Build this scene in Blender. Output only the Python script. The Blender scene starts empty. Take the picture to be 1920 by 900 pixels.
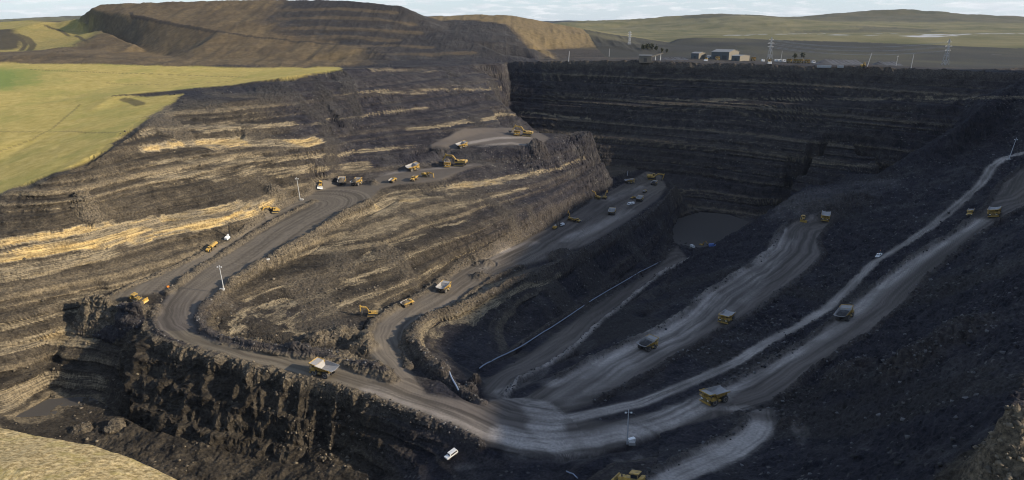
import bpy, bmesh, math, random, time
import numpy as np
from mathutils import Vector, Matrix, geometry

T0 = time.time()
random.seed(7)
RNG = np.random.default_rng(11)
SC = bpy.context.scene
COL = SC.collection
R = math.radians

# ------------------------------------------------------------------ camera, sky, sun, exposure
HC = 150.0                       # height of the camera above the datum
PITCH = R(17.35)
cam_d = bpy.data.cameras.new('camera')
cam = bpy.data.objects.new('camera', cam_d)
COL.objects.link(cam)
cam.location = (0, 0, HC)
cam.rotation_euler = (R(90) - PITCH, 0, 0)
SC.cycles.filter_width = 1.1
cam_d.sensor_width = 36
cam_d.lens = 24
cam_d.clip_start = 1
cam_d.clip_end = 60000
SC.camera = cam

SUN_EL = R(22)
SUN_DIR = Vector((0.96, -0.28, 0)).normalized()      # horizontal direction towards the sun
sun_d = bpy.data.lights.new('sun', 'SUN')
sun_d.energy = 5.0
sun_d.angle = R(1.0)
sun_d.color = (1.0, 0.86, 0.66)
sun = bpy.data.objects.new('sun', sun_d)
COL.objects.link(sun)
sv = Vector((SUN_DIR.x * math.cos(SUN_EL), SUN_DIR.y * math.cos(SUN_EL), math.sin(SUN_EL)))
sun.rotation_euler = sv.to_track_quat('Z', 'Y').to_euler()
sun.location = (400, -100, 500)

SC.view_settings.view_transform = 'Standard'
SC.view_settings.look = 'None'
SC.view_settings.exposure = 0.58
SC.view_settings.gamma = 1
SC.view_settings.use_curve_mapping = False

world = bpy.data.worlds.new('World')
SC.world = world
world.use_nodes = True


def N(nt, typ, loc=None, **kw):
    n = nt.nodes.new(typ)
    for k, v in kw.items():
        if k.startswith('i_'):
            n.inputs[k[2:].replace('_', ' ')].default_value = v
        else:
            setattr(n, k, v)
    return n


def build_world():
    nt = world.node_tree
    nt.nodes.clear()
    out = N(nt, 'ShaderNodeOutputWorld')
    bg = N(nt, 'ShaderNodeBackground')
    bg.inputs['Strength'].default_value = 0.14
    sky = N(nt, 'ShaderNodeTexSky', sky_type='NISHITA', sun_disc=False)
    sky.sun_elevation = SUN_EL
    sky.sun_rotation = math.atan2(SUN_DIR.x, SUN_DIR.y)
    sky.altitude = 300
    sky.air_density = 1.0
    sky.dust_density = 0.4
    sky.ozone_density = 4.0
    # broken cloud: noise on the view direction projected onto a cloud deck
    geo = N(nt, 'ShaderNodeNewGeometry')
    sep = N(nt, 'ShaderNodeSeparateXYZ')
    tc = N(nt, 'ShaderNodeTexCoord')
    nt.links.new(tc.outputs['Generated'], sep.inputs[0])
    add = N(nt, 'ShaderNodeMath', operation='ADD')
    add.inputs[1].default_value = 0.13
    mx = N(nt, 'ShaderNodeMath', operation='MAXIMUM')
    mx.inputs[1].default_value = 0.0
    nt.links.new(sep.outputs['Z'], mx.inputs[0])
    nt.links.new(mx.outputs[0], add.inputs[0])
    dv = N(nt, 'ShaderNodeVectorMath', operation='DIVIDE')
    comb = N(nt, 'ShaderNodeCombineXYZ')
    for i in range(3):
        nt.links.new(add.outputs[0], comb.inputs[i])
    nt.links.new(tc.outputs['Generated'], dv.inputs[0])
    nt.links.new(comb.outputs[0], dv.inputs[1])
    no = N(nt, 'ShaderNodeTexNoise', noise_dimensions='3D')
    no.inputs['Scale'].default_value = 3.2
    no.inputs['Detail'].default_value = 7
    no.inputs['Roughness'].default_value = 0.58
    no.inputs['Distortion'].default_value = 0.25
    nt.links.new(dv.outputs[0], no.inputs['Vector'])
    ramp = N(nt, 'ShaderNodeValToRGB')
    ramp.color_ramp.elements[0].position = 0.48
    ramp.color_ramp.elements[0].color = (0, 0, 0, 1)
    ramp.color_ramp.elements[1].position = 0.58
    ramp.color_ramp.elements[1].color = (1, 1, 1, 1)
    nt.links.new(no.outputs['Fac'], ramp.inputs[0])
    mul = N(nt, 'ShaderNodeMath', operation='MULTIPLY')
    mul.inputs[1].default_value = 0.75
    nt.links.new(ramp.outputs[0], mul.inputs[0])
    veil = N(nt, 'ShaderNodeMapRange')
    veil.inputs['From Min'].default_value = 0.0; veil.inputs['From Max'].default_value = 0.16
    veil.inputs['To Min'].default_value = 0.85; veil.inputs['To Max'].default_value = 0.0
    nt.links.new(sep.outputs['Z'], veil.inputs['Value'])
    base = N(nt, 'ShaderNodeMix', data_type='RGBA')
    base.inputs[7].default_value = (2.9, 3.3, 3.8, 1)
    nt.links.new(veil.outputs[0], base.inputs[0])
    nt.links.new(sky.outputs[0], base.inputs[6])
    no2 = N(nt, 'ShaderNodeTexNoise')
    no2.inputs['Scale'].default_value = 5.0
    no2.inputs['Detail'].default_value = 5
    nt.links.new(dv.outputs[0], no2.inputs['Vector'])
    ccol = N(nt, 'ShaderNodeMix', data_type='RGBA')
    ccol.inputs[6].default_value = (2.4, 2.7, 3.1, 1)
    ccol.inputs[7].default_value = (5.8, 5.8, 5.7, 1)
    nt.links.new(no2.outputs['Fac'], ccol.inputs[0])
    mix = N(nt, 'ShaderNodeMix', data_type='RGBA')
    nt.links.new(mul.outputs[0], mix.inputs[0])
    nt.links.new(base.outputs[2], mix.inputs[6])
    nt.links.new(ccol.outputs[2], mix.inputs[7])
    nt.links.new(mix.outputs[2], bg.inputs['Color'])
    nt.links.new(bg.outputs[0], out.inputs['Surface'])


build_world()

# ------------------------------------------------------------------ survey helpers
# Control points of the ground: a sight line (px, py of the photograph) and either the drop below the camera or the depth.
SP, CP = math.sin(PITCH), math.cos(PITCH)
FP = 1280.0


def coef(py):
    return SP + (py - 450.0) / FP * CP


def Wd(px, py, D):
    t = (py - 450.0) / FP
    return ((px - 960.0) / FP * D, D * (CP - t * SP), HC - D * coef(py))


def Wh(px, py, h):
    return Wd(px, py, h / coef(py))


def L(s, mode='h'):
    """'px,py,v px,py,v ...' -> Nx3 array; v is the drop (h) or the depth (d)"""
    f = Wh if mode == 'h' else Wd
    out = []
    for tok in s.split():
        a = [float(v) for v in tok.split(',')]
        out.append(f(*a))
    return np.array(out)


def RAW(s):
    """'x,y,h ...' world plan position and drop below the camera"""
    return np.array([(float(a), float(b), HC - float(c)) for a, b, c in (t.split(',') for t in s.split())])


CTRL = []


def PDH(s):
    """'px,depth,h ...' points given by bearing, depth and drop (ground hidden behind a crest)"""
    out = []
    for tok in s.split():
        px, D, h = [float(v) for v in tok.split(',')]
        out.append(Wd(px, 450 + FP * (h / D - SP) / CP, D))
    return np.array(out)




def bl(arr):
    CTRL.append(arr)
    return arr


# ---- haul roads
WF = bl(L('600,350,121 575,368,121.5 545,382,122.5 505,402,124 470,425,125.5 430,452,127.5 385,472,129 335,498,131 280,522,132.5 230,545,134 195,560,135'))
CB = bl(L('590,378,122 570,388,123 500,425,127 430,470,130 370,507,132 318,548,134'))
R1R = bl(L('735,345,118 715,352,118 690,378,119.5 640,405,122 600,432,125 560,455,127 520,478,129 480,500,131 440,530,132.5 415,552,133.5 390,575,134.5 372,600,135.5 380,620,136 420,640,136.5 480,652,137 540,662,137.5 600,672,138 650,685,138.5 700,700,139 735,712,139.5'))
R1L = bl(L('318,548,134 300,575,135 285,600,135.5 290,620,136 320,640,136.5 380,660,137 440,680,137.5 500,692,138 560,708,138.5 640,730,139.5 720,755,140 800,785,141 850,805,141.5 900,830,142 960,845,142.5 1020,852,142.5 1060,853,142.5 1130,845,142.5 1170,835,142.5 1230,815,142 1300,795,141 1385,772,140'))
# mid road: far / near edges
MRU = bl(L('735,712,139.5 690,660,143 685,630,146 700,605,148.5 740,578,150 800,548,152 860,505,154 920,478,155 970,455,156 1050,412,157 1100,380,158 1150,355,160 1185,338,162'))
MRD = bl(L('800,740,141 765,690,143.5 755,655,147 765,620,149.5 800,595,151.5 850,575,153 890,545,154 930,520,155 980,498,156 1040,480,156 1110,455,156 1160,425,156.5 1200,398,158 1235,372,160 1250,350,162'))
# nose of the lower face: crest and foot
NOSE = bl(L('905,755,141 870,735,141 830,700,141.5 790,665,144 770,640,146 780,612,147.5 810,592,148.5 850,585,149 900,560,149.5 960,530,150 1010,515,151 1060,490,152 1110,465,153 1170,430,154.5 1220,400,157 1250,375,159.5 1268,352,162'))
NFOOT = bl(L('915,748,143 900,715,146 905,688,150 960,655,157 1020,615,165 1080,578,170 1140,538,174 1200,508,178 1240,485,182 1258,445,185.5'))
LRR = bl(L('945,745,143.5 970,715,148 1020,690,153 1060,665,158 1090,640,163 1130,600,169 1160,580,173 1200,545,177 1240,515,181 1290,488,184'))
LAKE = L('1310,401,186 1275,412,186 1262,435,186 1268,455,186 1310,462,186 1345,457,186 1372,440,186 1398,418,186 1360,404,186')
bl(LAKE)
bl(L('1255,420,183 1290,394,182 1300,385,178'))
bl(L('1290,475,184 1330,470,184.5 1370,452,184 1410,425,182'))
# road 2
R2L = bl(L('985,745,143 1050,705,144 1110,672,145.5 1180,640,146.5 1240,615,146.5 1280,590,146 1330,545,144.5 1370,520,143.5 1420,490,142 1450,465,140 1465,430,137.5 1480,415,134.5 1510,408,133'))
R2R = bl(L('1050,778,142.5 1120,752,144 1180,722,145.5 1250,682,147 1300,652,147.3 1360,617,147 1420,582,146 1460,552,145 1500,520,143 1530,500,141.5 1545,480,140 1535,450,138 1560,420,134.5 1575,408,133'))
# service track and road 3
TRK = bl(L('1060,785,142.2 1140,768,142.5 1200,755,143 1300,715,143.5 1380,680,143 1440,640,141 1500,610,139 1550,580,136.5 1590,540,132.5 1640,490,126.5 1700,455,120.5 1760,415,114 1800,380,108.5 1840,345,101.5 1860,312,96 1885,295,92.5 1925,284,89'))
R3L = bl(L('1150,790,142.2 1240,772,142 1330,738,141.5 1400,702,140.5 1470,665,138.5 1530,625,135.5 1570,592,133 1620,550,129 1680,505,122.5 1740,465,116 1800,430,110.5 1850,385,103 1880,340,97 1925,305,92'))
R3R = bl(L('1385,772,140 1460,748,138.5 1480,735,138 1530,690,135 1590,650,131.5 1640,620,128.5 1700,570,123.5 1740,520,118.5 1790,480,113 1850,430,107 1890,405,103 1925,388,100'))
bl(L('1925,330,95 1990,300,90 2060,270,84'))
# loop track in the foreground
LTO = bl(L('1450,765,139 1455,790,138 1440,825,135 1400,855,131 1330,885,126 1290,902,123 1230,935,119'))
LTI = bl(L('1385,775,139.5 1400,785,139 1385,805,137 1340,830,133 1290,850,129 1230,885,122.5 1170,930,118'))
bl(L('1180,838,142 1240,822,139 1290,806,137.5 1340,795,137 1375,790,138.5'))
bl(L('1100,872,137 1150,868,130 1187,880,123 1215,875,123.5 1187,900,121.5 1140,905,124'))
# right-hand spoil: crest against the far wall, hidden drop behind it
bl(L('1420,412,540 1450,395,530 1480,372,525 1520,347,560 1600,340,570 1650,328,570 1700,300,562 1760,262,566 1850,190,590 1910,150,606 1960,110,610', 'd'))
bl(L('1420,412,186 1480,400,186 1560,392,182 1650,380,166 1720,340,139 1800,275,101', 'h') * np.array([1.0, 1.0, 1.0]))
bl(L('1560,400,131 1640,385,126 1700,360,118 1760,320,108 1830,270,95 1900,225,76'))
bl(L('1600,470,134 1560,530,140 1500,570,142 1420,615,145 1340,665,146 1250,710,145.5 1180,740,145'))
# foreground spoil, right
bl(L('1490,760,138 1530,720,135 1600,690,128 1660,640,124 1740,580,117 1800,520,110 1860,450,105 1920,410,101'))
bl(L('1480,800,136 1540,800,130 1600,780,121 1700,720,112 1800,640,104 1900,580,95'))
bl(L('1400,890,128 1500,870,121 1600,840,112 1700,790,103 1800,740,94 1900,690,86'))
bl(L('1500,935,112 1600,905,104 1700,880,95 1790,850,87 1850,815,82 1910,780,77'))
bl(L('1750,905,86 1820,870,79 1870,845,75 1915,820,72'))
# lower left pit
bl(L('105,628,147 150,622,147 200,628,146 240,634,143.5 275,640,138'))
bl(L('130,606,144 190,600,142 250,606,138.5'))
bl(L('120,660,152 170,668,153 220,672,152'))
bl(L('248,690,148 300,694,147.5 340,698,147'))
bl(L('95,744,168 165,742,168 200,748,166.5 222,764,165.5 240,774,165 300,802,163.5 400,828,163 480,838,162 560,830,159 600,805,155 660,815,153.5 760,842,150 830,850,148 880,850,146'))
bl(L('40,778,168 120,800,167 220,825,165 300,838,163 400,850,163.5 520,862,163 620,862,161 700,872,157 790,880,151 880,868,147 960,866,145 1040,866,143.5'))
bl(L('280,880,163 400,890,163.5 520,900,163 620,900,160 720,905,155 830,905,149 930,905,145 1040,905,141'))
# foreground grass bank
GC = L('-120,780,178 0,797,172 80,815,168 180,830,165 240,850,160 290,870,157 345,898,152 420,960,140 520,1040,130', 'd')
bl(GC)
g2 = GC.copy(); g2[:, :2] *= 1.32; g2[:, 2] = HC - 152; bl(g2)
g2 = GC.copy(); g2[:, :2] *= 1.5; g2[:, 2] = HC - 163; bl(g2)
bl(L('-100,880,88 0,868,88 80,895,88 150,930,88'))
bl(RAW('-200,60,84 -110,60,84 -60,90,100 -20,130,135 20,120,128 50,100,112 75,70,96 0,40,100 -100,0,80 0,-60,75 100,0,75'))
# left wall
bl(L('-150,395,378 0,365,375 80,340,380 130,318,392 200,290,415 260,245,470 300,218,520 330,200,560', 'd'))
bl(L('-150,420,362 0,398,366 100,380,374 180,372,388 240,345,418 300,300,452 330,262,478', 'd'))
bl(L('-150,440,352 0,430,358 100,420,366 170,412,386 250,395,404 330,385,428 420,372,447 500,362,480 560,352,508', 'd'))
bl(L('-150,462,348 0,448,350 150,432,374 300,408,415 420,390,437 500,378,474', 'd'))
bl(L('-150,515,340 0,492,345 150,470,366 300,445,405 420,420,430 500,396,468', 'd'))
bl(L('-150,570,332 0,545,336 120,518,354 220,498,372 320,478,396 400,462,420', 'd'))
bl(L('-150,625,325 0,600,329 100,582,345 180,560,358', 'd'))
bl(L('-150,650,324 0,640,328 60,630,335 105,628,342', 'd'))
bl(L('-150,720,314 0,700,318 60,690,326 97,688,335', 'd'))
bl(L('-150,800,300 0,785,304 50,765,314 95,744,327', 'd'))
# upper left: rim and benches up to the tip
RIM = bl(L('215,178,640 300,172,650 430,160,650 520,146,650 560,140,655 640,130,690 700,128,730 760,126,780 840,124,840 900,121,890 940,119,910', 'd'))
bl(L('330,200,560 420,193,565 520,180,600 640,165,645 760,160,700 880,155,780 940,152,840', 'd'))
bl(L('320,238,495 440,236,530 560,238,560 640,235,600 720,226,640 800,215,662 900,200,735 945,196,760', 'd'))
bl(L('320,250,488 440,248,524 560,250,554 640,246,603 740,238,630', 'd'))
bl(L('320,264,480 440,262,514 580,262,548 640,256,592 740,246,625 840,232,650 930,218,710', 'd'))
bl(L('330,282,470 440,280,502 580,276,538 660,270,588 760,262,612 850,248,640 940,232,690', 'd'))
bl(L('330,296,463 440,296,497 580,290,533 660,284,583', 'd'))
bl(L('330,310,455 440,312,486 560,306,526 650,300,573 740,280,598 790,272,612 840,262,628 930,246,668', 'd'))
bl(L('420,345,466 520,340,503 560,340,512 640,330,556 700,314,572 745,300,584 790,286,597 830,274,612 870,258,640 930,252,656 1000,248,680', 'd'))
# truck apron and platforms
bl(L('600,350,121 640,345,120 700,335,118 740,322,116.5 790,318,115.5 840,312,114 890,306,113'))
bl(L('745,345,117.5 790,342,117 830,335,116 870,318,114 905,308,112.5 930,300,111.5'))
bl(L('790,300,113 830,290,109 860,282,105.5 900,278,104 960,276,104 1010,274,104 1030,262,103'))
bl(L('1040,262,103 1060,250,102 1098,240,101 1110,246,102 1085,262,105 1050,280,110'))
# wall between the upper apron and the mid road
bl(L('480,515,134 540,490,132.5 600,455,130 650,430,127 700,395,124.5 750,372,123 820,355,122 900,340,121 980,320,119 1050,300,118 1100,275,115'))
bl(L('440,560,137.5 500,540,138 580,510,137 660,480,134 720,450,131.5 780,420,130 860,395,129 940,370,128.5 1020,345,128 1090,320,130 1130,300,134'))
bl(L('410,590,139 480,585,142 560,560,143 640,535,142 720,505,140 790,470,138 870,440,137 950,410,137 1030,380,138 1090,350,142 1140,325,146'))
bl(L('400,615,138.5 460,628,141 540,618,145 600,610,147.5 660,590,148 720,560,148 790,520,147 850,480,146.5 920,455,147 980,430,148 1040,400,149 1100,368,152 1150,340,156'))
bl(L('460,640,138.5 520,650,141 580,640,144.5 640,632,147 680,622,147.5'))
bl(L('560,664,138.5 620,668,140.5 660,672,142 690,685,142'))
# far wall
FWR = np.array([(950, 119, 940), (1000, 117, 922), (1040, 116, 908), (1120, 115, 878), (1200, 114, 848), (1300, 119, 815), (1400, 121, 783), (1500, 124, 752), (1600, 126, 724), (1700, 129, 698), (1800, 133, 671), (1900, 137, 643), (1990, 141, 620)], float)
bl(np.array([Wd(*p) for p in FWR]))
bl(PDH('962,720,128 1000,720,136 1050,725,146 1100,720,152 1150,735,156'))
bl(PDH('956,860,140 1000,850,145 1050,835,150 1100,815,154 1150,800,156'))
for _s, _d in (('955,150 1040,150 1200,150 1300,152 1450,155 1600,158 1750,160 1900,162', 6), ('955,160 1040,160 1200,161 1300,162 1450,165 1600,167 1750,169 1880,170', 12),
               ('955,188 1000,188 1100,186 1200,188 1300,186 1450,186 1600,184 1750,184 1890,182', 17), ('955,198 1010,198 1100,196 1200,198 1300,196 1450,196 1600,194 1750,194', 26),
               ('955,214 1020,214 1100,216 1200,220 1300,220 1450,218 1600,217 1720,220', 30), ('958,238 1060,242 1120,246 1200,252 1300,250 1450,248 1600,246 1700,250', 38),
               ('1060,250 1120,254 1200,262 1300,260 1450,258 1600,256', 47), ('1110,262 1160,280 1240,290 1330,290 1450,285 1560,285 1640,290', 53),
               ('1150,305 1200,316 1260,330 1330,330 1450,325 1560,322 1640,330', 62)):
    _q = [tuple(float(v) for v in t.split(',')) for t in _s.split()]
    bl(np.array([Wd(x_, y_, np.interp(x_, FWR[:, 0], FWR[:, 2]) - _d) for x_, y_ in _q]))
bl(L('1180,320,772 1240,330,766 1268,350,742 1290,385,724 1320,398,716 1400,404,700 1470,392,683', 'd'))
# plateau behind the far wall
bl(L('960,115,1010 1040,112,1010 1200,109,1020 1330,112,1010 1450,114,1000 1550,117,990 1650,121,960 1800,127,900 1900,131,850', 'd'))
bl(L('1180,104,1120 1300,106,1120 1450,108,1120 1560,112,1090 1700,119,1020 1800,121,1010 1920,124,990', 'd'))
bl(L('1250,93,1300 1350,92,1290 1450,98,1250 1600,106,1180 1700,110,1140 1800,116,1090 1920,119,1070 2020,122,1060', 'd'))
# far spoil embankment with its flat top
bl(L('1270,72,1600 1330,67,1650 1500,66,1700 1700,67,1700 1920,66,1700 2100,66,1700', 'd'))
bl(L('1250,70,2000 1330,65,2150 1500,63.5,2200 1700,63,2250 1920,61.5,2250 2100,61,2250', 'd'))
bl(L('1110,66,2300 1200,70,2100 1260,80,1600 1230,88,1400', 'd'))
# grass plateau
bl(L('-150,300,470 0,300,470 100,250,520 160,215,580', 'd'))
bl(L('-150,200,640 0,200,640 100,190,660 215,178,645', 'd'))
bl(L('-150,150,800 0,150,800 150,145,800 300,145,790 450,138,780 560,130,770', 'd'))
bl(L('-150,118,950 0,118,950 100,119,930 220,121,910 330,124,890 450,127,880 560,127,870 640,126,850', 'd'))
bl(L('-150,104,990 0,110,980 60,102,985 140,101,990 240,107,975 340,115,950 420,121,910 500,123,895', 'd'))
bl(L('-150,96,1150 40,98,1120 140,92,1130 230,98,1090 290,106,1040 330,110,1000', 'd'))
bl(L('-150,50,1700 0,40,1700 60,37,1700 120,45,1500 200,60,1250 260,85,1130', 'd'))
bl(L('-150,66,1350 -60,62,1350 10,58,1350 45,62,1330 52,75,1270 40,95,1180', 'd'))
# main tip: crest, road ledge, spurs
bl(L('88,36,1420 110,25,1400 138,14,1380 200,8,1340 300,4,1310 420,2,1290 520,0,1280 640,1,1250 700,6,1220 750,12,1200 770,22,1185 790,33,1180', 'd'))
bl(L('140,16,1350 250,30,1240 380,55,1120 450,64,1080 520,72,1060 600,80,1040 680,84,1030', 'd'))
bl(L('-150,80,1500 60,40,1500 100,45,1420 160,60,1345 210,74,1255 250,92,1168 290,103,1100 330,109,1050', 'd'))
bl(L('340,111,985 370,90,1020 400,70,1055 420,62,1070', 'd'))
bl(L('345,113,960 420,112,960 480,110,955 560,110,950 640,112,940', 'd'))
bl(L('520,60,1090 560,70,1070 640,60,1090 700,62,1080 780,70,1080 820,58,1120', 'd'))
bl(L('640,124,860 720,115,880 800,112,910 880,108,950 940,104,980 1000,108,1010', 'd'))
bl(L('640,95,960 720,90,980 800,92,1000 880,80,1040 940,78,1060 985,88,1050', 'd'))
bl(L('790,33,1400 760,33,1500 700,30,1700', 'd'))
# second tip (brown), with its coal face
bl(L('790,33,1300 830,31,1400 900,28,1420 960,30,1410 1010,40,1400 1050,52,1380 1100,64,1340 1150,78,1290 1190,92,1240 1230,104,1180', 'd'))
bl(L('830,44,1250 880,42,1260 930,42,1260 960,52,1230 985,70,1180 1010,90,1110 1030,105,1060', 'd'))
bl(L('840,58,1150 900,58,1150 940,66,1130 965,85,1090', 'd'))
bl(L('1000,100,1090 1030,92,1180 1100,90,1210 1170,90,1220 1195,98,1180', 'd'))
bl(L('1040,110,1060 1100,107,1090 1170,106,1100 1215,106,1100', 'd'))
bl(L('960,36,1700 1080,50,1800 1200,72,1800', 'd'))
# valley and far hills
bl(L('1120,62,2600 1180,68,2400 1230,72,2200', 'd'))
bl(L('1000,50,3500 1050,54,3200 1120,58,3000 1180,56,3000 1300,62,2700 1500,62,2700 1700,61,2700 1920,60,2700 2150,60,2700', 'd'))
bl(L('1120,58,3400 1160,50,3700 1200,38,3900 1270,30,4000 1350,28,4000 1420,30,4000 1490,35,4000 1545,35,4200 1600,25,4300 1660,19,4300 1720,20,4300 1780,28,4200 1850,28,4200 1875,32,4200 1920,33,4200 2000,34,4200 2150,30,4200', 'd'))
bl(L('960,42,7500 1020,41,7000 1060,38,7000 1120,40,7000 1200,42,7000 1300,45,7000', 'd'))
bl(L('900,50,5500 1020,47,5600 1130,48,5600 1200,50,5500', 'd'))
bl(L('-300,34,6000 -150,36,6000 0,38,6000 60,35,6000 95,33,6000 200,30,6000 400,30,6000 700,30,6000 900,40,6500', 'd'))
bl(L('-300,52,3000 0,50,3000 200,50,3000 500,50,3000 800,50,3000 950,50,3000', 'd'))
# ---- ground off to the right of the frame: unseen spoil tip that shades the pit
bl(RAW('150,70,62 200,90,50 250,130,34 285,200,14 330,280,6 400,380,-8 470,470,-26 560,560,-35 640,640,-75 720,700,-95 820,730,-70'))  # high peak at its far end added only to shade the far wall
bl(RAW('300,50,70 360,150,40 430,260,28 520,380,15 640,500,5 780,600,-30 900,660,-10'))
bl(RAW('480,100,70 600,260,50 760,420,40 950,560,40'))
bl(RAW('590,700,46 640,760,25 700,790,0 760,810,10 880,820,30'))
bl(RAW('700,850,50 900,900,50 1200,800,55 1200,300,70 800,0,80'))
bl(RAW('-9000,-400,80 9000,-400,80 9000,4000,40 9000,9500,20 -9000,9500,20 -9000,4000,40 -3000,1000,60 -3000,3000,45 3500,1500,45 3500,3500,30 -1200,500,70 -700,200,85 -600,0,82 -1400,1200,55 0,9500,20'))


def densify(a, k=0.011, mn=2.2):
    out = []
    for p, q in zip(a[:-1], a[1:]):
        d = np.hypot(*(q - p)[:2])
        st = max(mn, k * np.hypot(*((p + q) / 2)[:2]))
        n = max(1, int(math.ceil(d / st)))
        for i in range(n):
            out.append(p + (q - p) * i / n)
    if len(a):
        out.append(a[-1])
    return out


pts = []
for a in CTRL[:-1]:
    pts += densify(a)
pts += list(CTRL[-1])
pts = np.array(pts)
_, uq = np.unique(np.round(pts[:, :2] / 0.8).astype(int), axis=0, return_index=True)
pts = pts[np.sort(uq)]
res = geometry.delaunay_2d_cdt([Vector(p[:2]) for p in pts], [], [], 0, 1e-4)
dv = np.array([(v.x, v.y) for v in res[0]])
dz = np.array([pts[o[0], 2] if o else 0.0 for o in res[3]])
tri = np.array([f for f in res[2] if len(f) == 3])
print('delaunay', len(pts), len(tri), round(time.time() - T0, 2))


def raster(x0, y0, nx, ny, st):
    H = np.full((ny, nx), np.nan)
    P = dv[tri]
    Z = dz[tri]
    lo = P.min(1); hi = P.max(1)
    ix0 = np.clip(np.ceil((lo[:, 0] - x0) / st), 0, nx).astype(int); ix1 = np.clip(np.floor((hi[:, 0] - x0) / st) + 1, 0, nx).astype(int)
    iy0 = np.clip(np.ceil((lo[:, 1] - y0) / st), 0, ny).astype(int); iy1 = np.clip(np.floor((hi[:, 1] - y0) / st) + 1, 0, ny).astype(int)
    ok = np.nonzero((ix1 > ix0) & (iy1 > iy0))[0]
    for k in ok:
        (ax, ay), (bx, by), (cx, cy) = P[k]
        det = (by - cy) * (ax - cx) + (cx - bx) * (ay - cy)
        if abs(det) < 1e-9:
            continue
        X = x0 + st * np.arange(ix0[k], ix1[k])[None, :]
        Y = y0 + st * np.arange(iy0[k], iy1[k])[:, None]
        u = ((by - cy) * (X - cx) + (cx - bx) * (Y - cy)) / det
        v = ((cy - ay) * (X - cx) + (ax - cx) * (Y - cy)) / det
        w = 1 - u - v
        m = (u >= -1e-6) & (v >= -1e-6) & (w >= -1e-6)
        z = u * Z[k, 0] + v * Z[k, 1] + w * Z[k, 2]
        sub = H[iy0[k]:iy1[k], ix0[k]:ix1[k]]
        sub[m] = z[m]
    H[np.isnan(H)] = HC - 60
    return H


def blur(A, r, n=1):
    for _ in range(n):
        for ax in (0, 1):
            Bp = np.pad(A, [(r + 1, r) if a == ax else (0, 0) for a in (0, 1)], mode='edge')
            c = np.cumsum(Bp, axis=ax)
            if ax == 0:
                A = (c[2 * r + 1:] - c[:-2 * r - 1]) / (2 * r + 1)
            else:
                A = (c[:, 2 * r + 1:] - c[:, :-2 * r - 1]) / (2 * r + 1)
    return A


IX0, IY0, INX, INY = -460.0, 60.0, 1181, 1001
OX0, OY0, OST = -6000.0, -400.0, 10.0
ONX, ONY = 1201, 941
MX0, MY0, MNX, MNY = -900.0, 600.0, 681, 561
HI = raster(IX0, IY0, INX, INY, 1.0)
HI = blur(HI, 1, 2)
HM = blur(raster(MX0, MY0, MNX, MNY, 2.5), 1, 2)
HO = raster(OX0, OY0, ONX, ONY, OST)
HO = blur(HO, 1, 2)
print('raster', round(time.time() - T0, 2))


def samp(A, x, y, x0, y0, st):
    fx = np.clip((x - x0) / st, 0, A.shape[1] - 1.001)
    fy = np.clip((y - y0) / st, 0, A.shape[0] - 1.001)
    i = fx.astype(np.int32); j = fy.astype(np.int32)
    a = fx - i; b = fy - j
    return (A[j, i] * (1 - a) + A[j, i + 1] * a) * (1 - b) + (A[j + 1, i] * (1 - a) + A[j + 1, i + 1] * a) * b


def inner_w(x, y):
    e = np.minimum(np.minimum(x - IX0, IX0 + INX - 1 - x), np.minimum(y - IY0, IY0 + INY - 1 - y))
    return np.clip(e / 40.0, 0, 1)


def mid_w(x, y):
    e = np.minimum(np.minimum(x - MX0, MX0 + (MNX - 1) * 2.5 - x), np.minimum(y - MY0, MY0 + (MNY - 1) * 2.5 - y))
    return np.clip(e / 80.0, 0, 1)


def outer(x, y):
    w = mid_w(x, y)
    return w * samp(HM, x, y, MX0, MY0, 2.5) + (1 - w) * samp(HO, x, y, OX0, OY0, OST)


def base_h(x, y):
    w = inner_w(x, y)
    return w * samp(HI, x, y, IX0, IY0, 1.0) + (1 - w) * outer(x, y)


# ------------------------------------------------------------------ plan masks on the 1 m raster
GX = IX0 + np.arange(INX)
GY = IY0 + np.arange(INY)


def poly_mask(P):
    """even-odd fill of a plan polygon"""
    M = np.zeros((INY, INX), bool)
    P = np.asarray(P)[:, :2]
    Q = np.roll(P, -1, 0)
    for j in range(INY):
        y = GY[j]
        c = (P[:, 1] <= y) != (Q[:, 1] <= y)
        if not c.any():
            continue
        xs = np.sort(P[c, 0] + (y - P[c, 1]) / (Q[c, 1] - P[c, 1]) * (Q[c, 0] - P[c, 0]))
        for a, b in zip(xs[0::2], xs[1::2]):
            i0 = max(0, int(math.ceil(a - IX0))); i1 = min(INX, int(math.floor(b - IX0)) + 1)
            if i1 > i0:
                M[j, i0:i1] = True
    return M


def line_dist(P, rad):
    """distance to a plan polyline, and arc length of the nearest point, inside rad (inf elsewhere)"""
    Dm = np.full((INY, INX), np.inf)
    S = np.zeros((INY, INX))
    s0 = 0.0
    P = np.asarray(P)
    for p, q in zip(P[:-1], P[1:]):
        d = q[:2] - p[:2]
        ln = np.hypot(*d)
        i0 = max(0, int(min(p[0], q[0]) - rad - IX0)); i1 = min(INX, int(max(p[0], q[0]) + rad - IX0) + 2)
        j0 = max(0, int(min(p[1], q[1]) - rad - IY0)); j1 = min(INY, int(max(p[1], q[1]) + rad - IY0) + 2)
        if i1 > i0 and j1 > j0 and ln > 0:
            X = GX[i0:i1][None, :] - p[0]; Y = GY[j0:j1][:, None] - p[1]
            t = np.clip((X * d[0] + Y * d[1]) / ln ** 2, 0, 1)
            dd = np.hypot(X - t * d[0], Y - t * d[1])
            sub = Dm[j0:j1, i0:i1]; ss = S[j0:j1, i0:i1]
            m = dd < sub
            sub[m] = dd[m]; ss[m] = (s0 + t * ln)[m]
        s0 += ln
    return Dm, S


def stroke(P, w, soft=1.5):
    d, _ = line_dist(P, w + soft)
    return np.clip((w + soft - d) / soft, 0, 1)

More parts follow.
